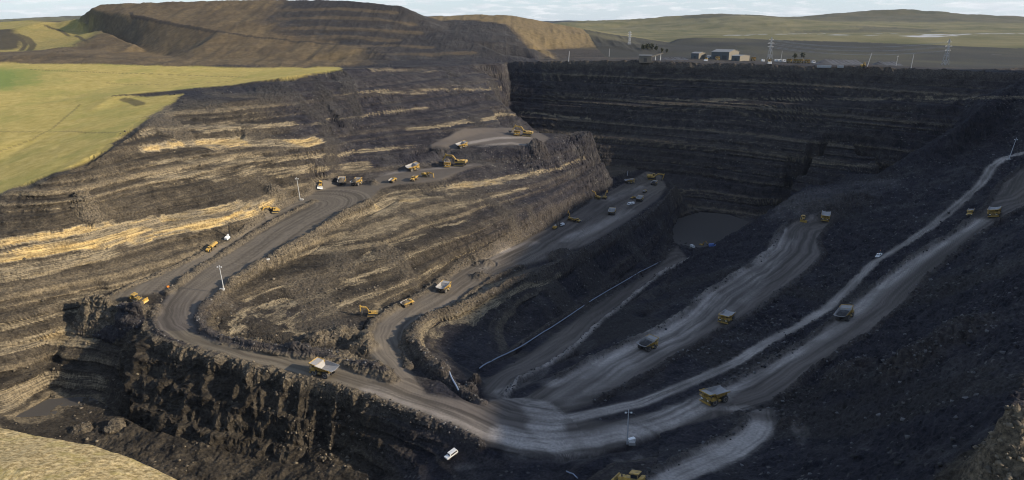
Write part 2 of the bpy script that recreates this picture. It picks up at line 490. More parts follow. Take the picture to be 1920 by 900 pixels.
# ------------------------------------------------------------------ noise (periodic lattice of random values, trilinear)
NT = 64
_LAT = RNG.random((NT, NT, NT)).astype(np.float32) * 2 - 1


def vnoise(x, y, z):
    xi = np.floor(x); yi = np.floor(y); zi = np.floor(z)
    a = (x - xi).astype(np.float32); b = (y - yi).astype(np.float32); c = (z - zi).astype(np.float32)
    a = a * a * (3 - 2 * a); b = b * b * (3 - 2 * b); c = c * c * (3 - 2 * c)
    i = xi.astype(np.int32) & 63; j = yi.astype(np.int32) & 63; k = zi.astype(np.int32) & 63
    i1 = (i + 1) & 63; j1 = (j + 1) & 63; k1 = (k + 1) & 63
    A = _LAT
    c00 = A[i, j, k] * (1 - a) + A[i1, j, k] * a
    c10 = A[i, j1, k] * (1 - a) + A[i1, j1, k] * a
    c01 = A[i, j, k1] * (1 - a) + A[i1, j, k1] * a
    c11 = A[i, j1, k1] * (1 - a) + A[i1, j1, k1] * a
    return (c00 * (1 - b) + c10 * b) * (1 - c) + (c01 * (1 - b) + c11 * b) * c


def fbm(x, y, z, sc, octv=4, rough=0.5, ridged=False):
    t = 0; amp = 1.0; tot = 0
    for o in range(octv):
        f = 2.03 ** o / sc
        n = vnoise(x * f + 17.3 * o, y * f + 5.1 * o, z * f + 9.7 * o)
        if ridged:
            n = 1 - 2 * np.abs(n)
        t = t + amp * n; tot += amp; amp *= rough
    return t / tot


def cast(px, py):
    """where the sight line through a pixel of the photograph meets the surveyed ground"""
    D = np.exp(np.linspace(math.log(60), math.log(9000), 3500))
    t = (py - 450.0) / FP
    x = (px - 960.0) / FP * D; y = D * (CP - t * SP); z = HC - D * coef(py)
    g = base_h(x, y)
    k = np.nonzero(z <= g)[0]
    k = k[0] if len(k) else len(D) - 1
    if k > 0:
        d0 = z[k - 1] - g[k - 1]; d1 = g[k] - z[k]
        u = d0 / max(d0 + d1, 1e-6)
        D_ = D[k - 1] + u * (D[k] - D[k - 1])
    else:
        D_ = D[0]
    p = Wd(px, py, D_)
    return np.array([p[0], p[1], float(base_h(np.array([p[0]]), np.array([p[1]]))[0])])


def CL(s):
    return np.array([cast(*[float(v) for v in tok.split(',')]) for tok in s.split()])


# ------------------------------------------------------------------ berms along the road edges (part of the ground's shape)
road_polys = [
    np.vstack([CB, R1L[:13], L('850,770,141'), L('905,756,141'), MRD[:1], R1R[::-1]]),
    np.vstack([R1R[-1:], MRD[:1], L('905,756,141 915,749,143 945,746,143.5 985,746,143 1050,778,142.5 1060,786,142.3 1150,790,142.2'), L('1230,815,142'), R1L[12:20][::-1], L('720,755,140')]),
    np.vstack([R3L, R3R[::-1], L('1300,795,141 1230,815,142 1170,835,142.5')]),
    np.vstack([R2L, R2R[::-1]]),
    np.vstack([MRU, L('1215,330,163 1240,335,163'), MRD[::-1]]),
    np.vstack([NFOOT[:2], NFOOT[2:] * 0.62 + LRR[2:] * 0.38, LRR[::-1]]),
    np.vstack([WF, R1L[:1], CB[::-1]]),
    L('600,350,121 640,345,120 700,335,118 740,322,116.5 790,318,115.5 840,312,114 890,306,113 905,308,112.5 870,318,114 830,335,116 790,342,117 745,345,117.5 715,352,118 690,378,119.5 640,405,122 590,378,122'),
    L('830,276,106 870,262,104 930,254,103.5 1000,250,103.5 1030,262,104 1010,274,104.5 960,276,105 900,278,106 860,284,107.5 830,290,110 790,300,114.5 800,288,109'),
    np.vstack([LTO[:6], LTI[::-1]]),
    L('128,608,144 190,601,142 252,607,138.8 240,624,142.5 200,621,145.5 150,616,146'),
]
M_road = np.zeros((INY, INX), bool)
for P in road_polys:
    M_road |= poly_mask(P)
M_road = M_road.astype(np.float32)
M_road = np.maximum(M_road, (stroke(TRK, 2.6, 1.2)).astype(np.float32))
M_road = blur(M_road, 1, 1)

xx, yy = np.meshgrid(GX, GY)
bn1 = fbm(xx, yy, xx * 0, 9.0, 3)
bn2 = fbm(xx, yy, xx * 0 + 7, 2.3, 2)
BERM = np.zeros((INY, INX), np.float32)


def berm(P, hw, h, off=0.0, rough=0.5):
    global BERM, HI
    P = np.asarray(P)
    d, s = line_dist(P, hw * 2.2)
    prof = np.clip(1 - d / hw, 0, 1)
    prof = prof * prof * (3 - 2 * prof)
    add = h * prof * np.clip(1 + rough * (bn1 * 1.1 + bn2 * 0.8), 0.15, 1.9)
    add[~np.isfinite(d)] = 0
    HI = HI + add
    BERM = np.maximum(BERM, (prof > 0.12) * np.minimum(1, prof * 2.2))


berm(CB, 4.0, 2.3)
berm(R1R[2:], 4.5, 2.8)
berm(R1L[1:14], 3.2, 1.5)
berm(MRU[1:11], 3.5, 2.0)
berm(MRD[1:9], 3.0, 1.6)
berm(NOSE[2:], 5.5, 3.4)
berm(NOSE[:3], 3, 1.5)
berm(LRR, 2.6, 1.6)
berm(NFOOT[2:8], 2.0, 1.0)
berm(R2L[1:], 3.4, 1.9)
berm(R2R[1:], 2.8, 1.6)
berm(R3R[1:], 2.6, 1.3)
berm(R3L[2:], 2.6, 1.4)
berm(WF, 2.5, 1.2)
berm(LTI, 2.5, 1.2)
berm(np.array([Wd(*p) for p in FWR]), 5, 1.3, rough=1.3)
berm(L('560,664,138.5 620,672,140.5 680,690,141.5 720,708,141'), 6, 3.2)
# coal stockpile on the bench by the bulldozer
pile_c = CL('170,602 205,600 240,600 262,598')
berm(pile_c, 11, 8.5, rough=0.7)
# heaps of tipped rock
for px, py, hw, h in [(700, 345, 7, 3), (690, 342, 6, 2.5), (520, 362, 10, 4), (165, 402, 9, 6), (1540, 395, 20, 6), (1600, 380, 24, 6), (905, 495, 12, 4), (1050, 478, 14, 4),
                      (900, 520, 10, 3.5), (640, 632, 12, 5), (600, 640, 10, 4), (680, 645, 9, 4), (1010, 275, 14, 5), (1700, 690, 14, 6), (1780, 640, 18, 7), (1590, 700, 12, 5), (890, 718, 4.5, 6), (882, 730, 4.5, 5),
                      (215, 800, 5, 2.0), (150, 805, 6, 2), (1480, 800, 6, 3), (1890, 862, 9, 5), (1862, 884, 7, 3.5), (1912, 838, 9, 4)]:
    q = cast(px, py)
    berm([q, q + np.array([0.5, 0.2, 0])], hw, h, rough=0.6)
BERM = np.clip(BERM, 0, 1)
print('berms', round(time.time() - T0, 2))

# flat water: carve the lake and the small ponds
POND_H = 167.6
POND = L('30,782,167.6 95,749,167.6 165,745,167.6 178,752,167.6 120,775,167.6')
M_lake = poly_mask(LAKE)
HI[blur(M_lake.astype(float), 2, 1) > 0.02] = np.minimum(HI[blur(M_lake.astype(float), 2, 1) > 0.02], HC - 187.0)

# ------------------------------------------------------------------ where the machines stand (sight line, heading in the picture)
TG = 'haul trucks working in the pit'
AG = 'articulated dump trucks in the pit'
EG = 'excavators in the pit'
VEH = [
    ('truck', 609, 702, -19, -4.4, 1.06, None, 'empty yellow haul truck heading left along the cliff edge road', TG),
    ('truck', 1341, 753, -18.5, 6.1, 1.06, None, 'empty yellow haul truck heading left at the bottom junction', TG),
    ('truck', 1213, 654, 10, -5.3, 1.0, 'coal', 'coal laden haul truck driving up the pale middle right road', TG),
    ('truck', 1362, 602, -7.0, 6.2, 1.0, None, 'empty haul truck coming towards us down the pale middle right road', TG),
    ('truck', 1584, 598, 7.6, -6.3, 1.0, 'coal', 'coal laden haul truck seen from behind on the wide right road', TG),
    ('truck', 1547, 411, -0.4, 2, 1.0, None, 'haul truck facing us at the top of the pale middle right road', TG),
    ('truck', 1865, 404, -3.2, 6, 1.0, None, 'empty haul truck coming down the wide road at far right', TG),
    ('truck', 831, 546, 4.2, -3.4, 1.0, None, 'haul truck seen from behind on the mid pit ramp', TG),
    ('truck', 669, 347, 8, -3.5, 1.0, 'rock', 'haul truck heaped with brown rock at the top of the left ramp', TG),
    ('truck', 641, 346, 1, -1.6, 1.0, 'rock', 'rock laden haul truck seen from behind left of the heaped one', TG),
    ('truck', 774, 319, 7.3, -1, 1.05, None, 'empty haul truck passing right on the upper apron', TG),
    ('truck', 839, 311, -0.5, 2, 1.0, 'rock', 'haul truck standing under the bucket of the large yellow face shovel', TG),
    ('truck', 969, 253, -0.8, 2, 1.0, 'rock', 'haul truck parked beside the upper platform face shovel', TG),
    ('truck', 866, 276, 6, -0.6, 0.95, None, 'empty haul truck heading right onto the upper pale platform', TG),
    ('truck', 1180, 344, 6, -0.6, 1.0, None, 'haul truck with tail overhanging at the far end of the middle bench', TG),
    ('truck', 1226, 347, 3, -2, 0.9, 'coal', 'coal laden haul truck in front of the far bench face shovel', TG),
    ('truck', 1199, 377, 2.5, -2.4, 0.95, None, 'haul truck standing just behind the two white vans on the middle bench', TG),
    ('truck', 1147, 402, 1, -2.0, 1.0, None, 'haul truck seen from behind on the middle bench', TG),
    ('adt', 763, 573, 8, -4.4, 0.95, 'rock', 'yellow articulated dump truck on the mid pit ramp', AG),
    ('adt', 737, 341, 5, -2.4, 0.95, None, 'yellow articulated dump truck at the edge of the upper apron', AG),
    ('adt', 777, 338, -4, 2.2, 1.05, 'rock', 'yellow articulated dump truck waiting under the dark apron excavator', AG),
    ('adt', 1079, 416, 5, 1.2, 1.0, None, 'yellow articulated dump truck beside a small digger on the middle bench', AG),
    ('adt', 1820, 403, -3.5, 4.5, 0.95, None, 'yellow articulated dump truck coming down beside the far right truck', AG),
    ('adt', 1209, 361, 2.5, -2, 0.8, None, 'small yellow dump truck at the edge of the far middle bench', AG),
    ('adt', 1189, 373, -3, 0.6, 0.85, None, 'articulated dump truck just left of the haul truck by the white vans', AG),
    ('exc_low', 799, 331, 5, 0.8, 1.15, None, 'dark yellow excavator digging right at the lip of the upper apron', EG),
    ('exc_big', 862, 311, -8, -0.5, 2.0, None, 'large yellow face shovel loading a truck on the upper apron', EG),
    ('exc_big', 987, 255, -7, -0.2, 1.9, None, 'large yellow face shovel on the upper pale platform', EG),
    ('exc_big_b', 1222, 336, 7, 0.2, 1.9, None, 'large yellow face shovel against the dark far wall', EG),
    ('exc_left', 1119, 373, -6, -0.6, 1.15, None, 'small yellow excavator with arm bent left on the middle bench', EG),
    ('exc_up', 1134, 373, 2, -1.2, 1.1, None, 'excavator with raised arm right of the small yellow one', EG),
    ('exc_up', 1069, 413, -2, -1.2, 1.0, None, 'small excavator with upright arm loading the bench dump truck', EG),
    ('exc_left', 697, 592, -9, 0.6, 1.05, None, 'yellow excavator with arched boom beside the mid pit ramp', EG),
    ('exc_low', 512, 399, -8, 2.2, 1.3, None, 'pale yellow excavator digging at the foot of the yellow sandstone band', EG),
    ('exc_up', 1316, 462, 1.5, 0.3, 0.8, None, 'tiny excavator at the near shore of the lake', EG),
    ('dozer', 258, 565, 8, 2.2, 1.25, None, 'yellow bulldozer beside the black coal heap at left', 'bulldozers'),
    ('dozer', 1187, 911, -5, -1.6, 1.3, None, 'large yellow bulldozer cut off by the bottom edge', 'bulldozers'),
    ('dozer', 1505, 413, 1, 2, 0.95, None, 'small yellow bulldozer left of the truck at the pale road head', 'bulldozers'),
    ('loader', 600, 349, -0.6, 2.2, 1.25, None, 'yellow wheel loader with white bucket left of the rock laden trucks', None),
    ('bowser', 397, 466, -14, 6.6, 0.95, None, 'yellow articulated water tanker on the drill bench', None),
    ('rig_white', 427, 448, 7, -3.5, 0.85, None, 'white drill rig with black mast on the left drill bench', 'drill rigs'),
    ('rig_yellow', 1041, 429, 3, -1.5, 0.95, None, 'yellow drill rig with dark mast, left of two on the middle bench', 'drill rigs'),
    ('rig_white', 1053, 424, -3, 0.8, 0.9, None, 'white drill rig with dark mast, right of two on the middle bench', 'drill rigs'),
    ('suv', 847, 856, -10, 5, 1.05, None, 'white off road car alone on the dark floor below the junction', None),
    ('pickup', 1648, 482, -6, 4, 1.15, None, 'white pickup with orange beacon on the narrow service track', None),
    ('van', 1180, 384, -2, 0.6, 1.0, None, 'white van, left of two on the middle bench', 'white vans in the pit'),
    ('van', 1185, 383.5, -2, 0.6, 1.0, None, 'white van, right of two on the middle bench', 'white vans in the pit'),
    ('van', 1298, 464, 3, 1.6, 1.0, None, 'white van at the near shore of the lake', 'white vans in the pit'),
    ('van_blue', 1336, 462, 2, 0.3, 1.0, None, 'blue van at the right end of the lake shore', None),
]
load_labels = {(1213, 654): 'black coal heaped in the truck on the pale middle right road', (1584, 598): 'black coal in the truck on the wide right road',
               (669, 347): 'large brown rock heap in the truck at the top of the left ramp', (641, 346): 'brown rock in the truck seen from behind at the ramp top',
               (839, 311): 'rock in the truck under the large face shovel', (969, 253): 'rock in the truck on the upper platform', (1226, 347): 'coal in the truck by the far face shovel',
               (763, 573): 'rock in the articulated dump truck on the mid pit ramp', (777, 338): 'rock in the articulated dump truck by the dark excavator'}
PADS = [(v[1], v[2], 5 if v[0] != 'truck' else 7) for v in VEH]
FLAT = np.zeros((INY, INX), np.float32)
for _x, _y, _r in PADS:
    q = cast(_x, _y)
    if inner_w(q[0], q[1]) > 0:
        FLAT = np.maximum(FLAT, stroke([q, q + np.array([0.5, 0.2, 0])], _r, 5).astype(np.float32))

# ------------------------------------------------------------------ the ground mesh: polar columns, rows placed where the ground turns
az_in = np.linspace(R(-46), R(46), 1240)
az_l = R(-46) - np.cumsum(np.linspace(R(0.1), R(1.6), 60))
az_l = az_l[az_l > R(-100)]
AZ = np.concatenate([az_l[::-1], az_in, -az_l])
NR = 1000
NF = 2600
rf = np.exp(np.linspace(math.log(45), math.log(9500), NF))
sa, ca = np.sin(AZ)[:, None], np.cos(AZ)[:, None]
Zf = base_h(sa * rf[None], ca * rf[None])
th = np.arctan2(HC - Zf, rf[None])
w = np.abs(np.diff(th, axis=1)) + 0.10 * np.diff(np.log(rf))[None] + 0.35 * np.maximum(np.diff(th, axis=1), 0)
# keep neighbouring columns alike
for k in (22, 22, 12):
    wp = np.pad(w, ((k, k), (0, 0)), mode='edge')
    cs = np.cumsum(np.vstack([np.zeros((1, w.shape[1])), wp]), 0)
    w = (cs[2 * k + 1:] - cs[:-2 * k - 1]) / (2 * k + 1)
kr = 5
wp = np.pad(w, ((0, 0), (kr, kr)), mode='edge')
cs = np.cumsum(np.hstack([np.zeros((w.shape[0], 1)), wp]), 1)
w = (cs[:, 2 * kr + 1:] - cs[:, :-2 * kr - 1]) / (2 * kr + 1)
w[:, rf[1:] > 2500] *= 0.6
cdf = np.concatenate([np.zeros((len(AZ), 1)), np.cumsum(w, 1)], 1)
cdf /= cdf[:, -1:]
RR = np.empty((len(AZ), NR))
u = np.linspace(0, 1, NR)
lrf = np.log(rf)
for c in range(len(AZ)):
    RR[c] = np.exp(np.interp(u, cdf[c], lrf))
X = (sa * RR).astype(np.float64); Y = (ca * RR).astype(np.float64)
Z = base_h(X, Y)
print('grid', X.shape, round(time.time() - T0, 2))


def soft_poly(x, y, P, r, k=6):
    m = np.zeros(x.shape, np.float32)
    for i in range(k):
        th_ = 2.4 * i
        m += in_poly(x + r * math.cos(th_) * (i + .5) / k, y + r * math.sin(th_) * (i + .5) / k, P)
    return m / k


def in_poly(x, y, P, wob=0.0):
    P = np.asarray(P)[:, :2]
    Q = np.roll(P, -1, 0)
    m = np.zeros(x.shape, bool)
    for (ax, ay), (bx, by) in zip(P, Q):
        if ay == by:
            continue
        c = ((ay <= y) != (by <= y)) & (x < ax + (y - ay) / (by - ay) * (bx - ax))
        m ^= c
    return m


wi = inner_w(X, Y)


def ms(A):
    return np.where(wi > 0, samp(A, X, Y, IX0, IY0, 1.0), 0)


road = ms(M_road)
bermv = ms(BERM)
road = np.clip(road * (1 - bermv * 0.85), 0, 1)
flat = ms(FLAT)
# surface slope
HIs = blur(HI, 1, 1)
gy, gx = np.gradient(HIs)
gmy, gmx = np.gradient(HM, 2.5)
goy, gox = np.gradient(HO, OST)
wm = mid_w(X, Y)
nx = -(wi * samp(gx, X, Y, IX0, IY0, 1.0) + (1 - wi) * (wm * samp(gmx, X, Y, MX0, MY0, 2.5) + (1 - wm) * samp(gox, X, Y, OX0, OY0, OST)))
ny = -(wi * samp(gy, X, Y, IX0, IY0, 1.0) + (1 - wi) * (wm * samp(gmy, X, Y, MX0, MY0, 2.5) + (1 - wm) * samp(goy, X, Y, OX0, OY0, OST)))
slope = np.hypot(nx, ny)

dist = np.hypot(X, Y)
W1 = fbm(X, Y, Z, 60, 3)
W2 = fbm(X + 300, Y, Z, 14, 3)

xw = X + 9 * W1 + 4 * W2; yw = Y + 9 * fbm(X, Y + 200, Z, 50, 3) + 3 * W2
# grass plateau
G_P = np.vstack([L('-400,420,86 -150,393,86 0,364,88 80,339,84 130,317,80 200,289,77 260,244,71 300,217,68 345,192,66 270,186,64 215,180,63'), RIM[:6], L('640,127,850 560,127,870 450,127,880 330,124,890 220,121,910 100,119,930 0,118,950 -150,118,950 -500,118,950', 'd')])
grass = soft_poly(xw, yw, G_P, 5, 4)
G_P2 = L('-150,94,1150 40,97,1120 70,92,1130 150,88,1140 160,70,1200 190,62,1250 150,48,1450 60,38,1700 0,41,1700 -150,46,1700', 'd')
grass = np.maximum(grass, 0.85 * soft_poly(xw, yw, G_P2, 20))
G_P3 = np.vstack([GC[1:], RAW('60,90,0 60,40,0 -300,40,0 -300,140,0')])
fgrass = in_poly(xw * 0.4 + X * 0.6, yw * 0.4 + Y * 0.6, G_P3).astype(np.float32)
rr = (X < -455) & (Y > 200) & (Y < 900) & (dist < 1100)
grass = np.maximum(grass, rr)
# lush field
lush = soft_poly(xw + 14 * W2, yw + 14 * W1, L('-300,128,900 60,130,870 72,150,780 40,165,740 0,172,715 -300,180,690', 'd'), 40)
# brown grass on the old tips
B_P = np.vstack([L('60,40,1600 88,34,1600 140,10,1600 300,0,1600 530,-5,1600 525,20,1230 510,45,1170 525,68,1085 600,79,1040 700,86,1000 700,126,850 640,126,850 450,124,890 330,120,920 0,117,955 -150,117,955 -150,100,1100 40,98,1120 70,93,1130 150,89,1140 160,70,1200 190,62,1250 150,48,1450', 'd')])
xt = xw + 16 * W2; yt = yw + 30 * W1
brown = soft_poly(xt, yt, B_P, 30)
B_P2 = L('790,36,1330 830,36,1380 830,20,1800 960,20,1800 1260,85,1500 1235,106,1170 1195,97,1180 1165,90,1220 1100,88,1215 1020,88,1160 1050,115,1000 1030,108,1040 1005,104,1090 985,88,1130 965,66,1200 945,50,1250 880,40,1290 830,42,1270', 'd')
brown = np.maximum(brown, ((X + 30 * W1 + 18 * W2 < -0.37 * Y) & (dist > 1000) & (dist < 1760)) * (1 - grass))
brown2 = soft_poly(xw, yw, B_P2, 10)
far = np.clip((dist - 1230) / 150, 0, 1) * (1 - brown) * (1 - brown2) * (1 - grass)
far *= 1 - ((X < 60) & (dist < 1560) & (X > -540))
emb = ((dist > 1050) & (X > 150) & (dist < 2300)).astype(np.float32)
far = np.maximum(far, emb * np.clip((dist - 1060) / 60, 0, 1))
soft = np.clip(grass + fgrass + brown + brown2 + far, 0, 1)
rock = np.clip(1 - soft, 0, 1) * (1 - road)

# brown (weathered mudstone) against black (coal, fresh shale)
tan = 0.07 + 0 * X
tan = np.maximum(tan, 0.85 * np.clip((-150 - X) / 60, 0, 1) * np.clip((650 - Y) / 120, 0, 1))
tan = np.maximum(tan, 0.66 * np.clip((75 - X) / 150, 0, 1) * np.clip((Y - 290) / 60, 0, 1) * np.clip((600 - Y) / 110, 0, 1))
tan = np.maximum(tan, 0.32 * np.clip((Y - 620) / 60, 0, 1) * (X > 40))
cliff = np.clip((-20 - X) / 60, 0, 1) * np.clip((Y - 170) / 40, 0, 1) * np.clip((330 - Y) / 30, 0, 1) * (Z < HC - 136) * np.clip((X + 192) / 18, 0, 1)
tan = tan * (1 - cliff) + 0.9 * cliff
tan = np.maximum(tan, 0.85 * np.clip((19 - np.hypot(X - 97, Y - 106)) / 6, 0, 1))  # sunlit look of the corner heap put into its colour
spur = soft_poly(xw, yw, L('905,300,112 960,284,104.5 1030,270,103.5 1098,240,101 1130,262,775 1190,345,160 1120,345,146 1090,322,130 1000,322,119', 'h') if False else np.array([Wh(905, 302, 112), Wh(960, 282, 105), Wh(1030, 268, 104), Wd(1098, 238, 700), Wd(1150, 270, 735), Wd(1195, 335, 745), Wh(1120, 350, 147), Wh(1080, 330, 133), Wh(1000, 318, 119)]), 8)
tan = tan * (1 - spur)  # spur end: dark rubble, with shade on its face put into the colour
pile = in_poly(xw, yw, L('150,606,137 150,575,133 275,575,133 280,606,137')) & (bermv > 0.1)
tan = np.where(pile, 0, tan)

talus = np.clip((fbm(X + 0.5 * Y, Y * 0.6, Z * 0.25, 34, 3) - 0.19) / 0.14, 0, 1)
tipA = np.clip((Y - 800) / 60, 0, 1) * (X < 150) * np.clip((Z - (HC - 47)) / 6, 0, 1)
tip_area = tipA * rock
talus = np.maximum(talus * np.maximum(np.clip((dist - 250) / 60, 0, 1), X > 60) * (1 - 0.7 * ((X < -150) & (Y < 480))) * (1 - 0.75 * ((Y > 640) & (X > 60))), tip_area) * rock * (1 - cliff)
# ---- relief
rk = rock * np.clip(dist / 150, 0.5, 1) * (1 - flat) * (1 - 0.65 * tipA)
steep = np.clip((slope - 0.16) / 0.35, 0, 1)
far_rel = np.clip(dist / 420, 0.55, 2.2) * (1 - 0.6 * tip_area)
# bedding: benches cut at irregular heights, hard beds stand proud as ledges
lay_r = np.random.default_rng(5)
zs_ = np.arange(-80, 140, 0.25)
lay = np.zeros(len(zs_)); i = 0
while i < len(zs_):
    th_ = lay_r.choice([0.5, 0.75, 1.0, 1.5, 2.5, 4.0], p=[.18, .2, .2, .2, .14, .08])
    n_ = int(th_ / 0.25)
    lay[i:i + n_] = lay_r.choice([0.0, 0.12, 0.35, 0.6, 0.85, 1.0], p=[.2, .2, .2, .16, .12, .12])
    i += n_
hard = np.convolve(lay, np.ones(3) / 3, mode='same')
kz, kv, z_ = [], [], -80.0
while z_ < 140:
    H_ = lay_r.uniform(4.5, 10.5)
    fl = lay_r.uniform(0.3, 0.5)
    kz += [z_, z_ + fl * H_]; kv += [z_, z_ + 0.06 * H_]
    z_ += H_
dip = 5.0 * fbm(X, Y, X * 0 + 3, 260, 2) + 0.5 * W1
bed = ((X < 150) & (X < 60 + 0.25 * Y - 60) | (Y > 640)).astype(np.float32)
steepb = np.clip((slope - 0.07) / 0.22, 0, 1)
mb = rk * steepb * bed * (1 - 0.8 * talus) * (1 - tipA) * (1 - bermv) * np.clip(1.15 + 1.2 * fbm(X, Y, X * 0, 40, 2), 0.2, 1)
sb = Z + dip
Z = Z + mb * (np.interp(sb, kz, kv) - sb)
ledge = np.clip(1 - np.abs(np.interp(sb, kz, np.tile([0.0, 1.0], len(kz) // 2)) - 0.5) * 0, 0, 1)
nl = np.maximum(slope, 1e-3)
ux, uy = nx / nl, ny / nl
n1 = fbm(X, Y, Z, 26, 3, 0.5)
gul = fbm(X, Y, Z * 0.22, 7.5, 4, 0.55, ridged=True)
blk = fbm(X, Y, Z, 4.2, 3, 0.6)
fine = fbm(X, Y, Z, 1.5, 2, 0.6)
sp_right = np.clip((X - 60) / 60, 0, 1) * np.clip((640 - Y) / 60, 0, 1)
farw = np.clip((Y - 640) / 60, 0, 1) * (X > 60)
hv = np.interp(Z + dip + 0.15 * W2, zs_, hard)
lam = vnoise(X / 9, Y / 9, Z / 0.9) + 0.6 * vnoise(X / 5, Y / 5, Z / 0.45)
jnt = fbm(X, Y, Z * 0.12, 3.2, 3, 0.6, ridged=True)
wallz = bed * (1 - talus) * (1 - cliff)
amp_h = rk * steep * (1.4 * (hv - 0.4) * wallz + 0.55 * lam * wallz * (1 - 0.85 * farw) + 0.3 * jnt * wallz + (0.7 + 2.5 * cliff) * n1 + (0.6 + 4.8 * cliff) * gul * np.minimum(far_rel, 1.1) * (1 - 0.9 * farw)
                      + (0.55 - 0.3 * wallz + 0.5 * cliff) * blk * far_rel + 0.25 * fine)
X2 = X + ux * amp_h; Y2 = Y + uy * amp_h
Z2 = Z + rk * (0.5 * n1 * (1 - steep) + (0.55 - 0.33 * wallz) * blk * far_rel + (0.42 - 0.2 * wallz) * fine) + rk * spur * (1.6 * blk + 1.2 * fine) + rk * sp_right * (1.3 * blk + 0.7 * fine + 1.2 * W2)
Z2 += bermv * (0.35 * blk + 0.28 * fine)
Z2 += cliff * rk * (1.2 * blk + 0.8 * n1)
Z2 += (grass) * (0.5 * W2 * 1.2 + 0.12 * fine) + fgrass * (0.5 * W2 + 0.25 * blk + 0.18 * fine)
tipn = fbm(X * 1.0, Y * 0.25, Z * 0.2, 22, 4, 0.55, ridged=True)
Z2 += (brown + brown2 + 0.8 * rock * np.clip((dist - 880) / 100, 0, 1) * (X < 60)) * (2.2 * tipn + 1.5 * W1 + 0.6 * W2)
Z2 += far * (3 * W1 * np.clip((dist - 1300) / 1500, 0.15, 1.5) + 22 * fbm(X, Y, X * 0, 650, 4, 0.45) * np.clip((dist - 2700) / 1200, 0, 1))
# wheel ruts on the roads
Z2 += road * (0.05 * fine + 0.10 * W2)
print('relief', round(time.time() - T0, 2))


# ------------------------------------------------------------------ painted-on geology: bands and dusty lanes (colour that stays with the rock)
def band(P, hh, rad, val, A):
    """P: 3D polyline on a face; a bed of half-thickness hh followed along it"""
    for p, q in zip(P[:-1], P[1:]):
        d = q - p; ln2 = d[0] ** 2 + d[1] ** 2
        if ln2 < 1e-6:
            continue
        a0 = math.atan2(min(p[0], q[0]) - rad, max(p[1], q[1])) - 0.02; a1 = math.atan2(max(p[0], q[0]) + rad, max(min(p[1], q[1]), 1)) + 0.02
        a0 = min(math.atan2(p[0], p[1]), math.atan2(q[0], q[1])) - rad / np.hypot(*p[:2]); a1 = max(math.atan2(p[0], p[1]), math.atan2(q[0], q[1])) + rad / np.hypot(*p[:2])
        c0 = max(0, np.searchsorted(AZ, a0)); c1 = min(len(AZ), np.searchsorted(AZ, a1))
        if c1 <= c0:
            continue
        xs, ys, zs = X[c0:c1], Y[c0:c1], Z2[c0:c1]
        t = np.clip(((xs - p[0]) * d[0] + (ys - p[1]) * d[1]) / ln2, 0, 1)
        dh = np.hypot(xs - p[0] - t * d[0], ys - p[1] - t * d[1])
        zl = p[2] + t * d[2]
        v = np.clip((hh - np.abs(zs + 0.7 * W2[c0:c1] + 0.25 * blk[c0:c1] - zl)) / (0.25 * hh) + 0.2, 0, 1) * np.clip((rad - dh) / (0.3 * rad), 0, 1) * val
        A[c0:c1] = np.maximum(A[c0:c1], v)


bedc = np.interp(Z2 + dip + 0.25 * W2 + 0.2 * blk, zs_, lay) * bed
bedc = bedc * (1 - 0.9 * cliff)
yel = np.zeros_like(X)
for s, hh, val in [
    ('-60,462 0,455 80,444 150,436 230,427 300,416 360,404 420,393 500,380', 1.5, 0.85),
    ('-60,492 0,482 80,470 150,458 230,447 300,436 360,424 420,412 490,396', 2.5, 1.0),
    ('-60,535 0,520 60,505 110,496', 3.0, 0.7),
    ('318,272 440,268 580,268', 2.4, 0.85),
    ('310,243 430,240 520,236', 1.8, 0.6),
    ('330,300 440,300 560,296 660,286 740,278', 1.6, 0.45),
    ('330,328 440,325 560,320 650,314', 2.8, 0.42),
    ('640,412 700,396 740,377 830,360 900,347', 1.6, 0.7),
    ('900,347 960,335 1040,320 1085,300', 1.3, 0.42),
    ('760,362 850,348 930,338 1000,325', 1.0, 0.55),
    ('800,240 860,230 930,215 1000,212 1080,222', 1.5, 0.5),
    ('800,168 860,168 930,166', 1.5, 0.4),
    ('640,178 700,172 780,176', 1.5, 0.4),
    ('640,128 720,130 800,133', 2.0, 0.35),
    ('470,590 560,568 640,545 700,515 790,470 880,440', 0.6, 0.40),
    ('460,612 560,598 650,572 740,540 800,515 860,485', 0.55, 0.45),
    ('520,545 600,520 680,492 760,455 840,425', 0.5, 0.35),
    ('620,470 700,440 780,405 860,385 960,360', 0.7, 0.42),
    ('0,612 60,602 110,590', 1.5, 0.5),
    ('0,655 60,640 105,638', 2.4, 0.65),
    ('0,750 50,735 95,715', 3.5, 0.6),
    ('790,620 830,600 900,580 960,550 1020,530', 1.5, 0.5),
    ('150,560 220,545 330,505', 1.2, 0.3),
    ('600,232 700,215 780,205', 1.3, 0.4),
    ('1280,187 1450,186 1600,186 1750,186 1890,182', 1.5, 0.36),
    ('1160,178 1300,188 1420,198', 0.9, 0.3),
    ('1120,218 1300,226 1450,228', 0.9, 0.28),
    ('1250,268 1400,266 1560,262', 0.8, 0.2),
    ('1560,308 1660,304', 1.4, 0.35),
    ('1300,152 1420,150 1500,152', 1.0, 0.22),
    ('1180,208 1250,206 1700,204', 1.6, 0.22),
    ('1380,240 1560,236', 1.4, 0.2),
]:
    band(CL(s), hh, 26 if hh < 3 else 34, val, yel)
yel *= (1 - 0.5 * talus) * rock * np.clip(0.86 + 0.4 * vnoise(X / 9, Y / 9, Z2 / 1.6) + 0.35 * W1, 0, 1)
seam = vnoise(X / 30, Y / 30, Z2 / 1.1)
yel *= np.clip(1.1 + 0.9 * seam, 0.1, 1)

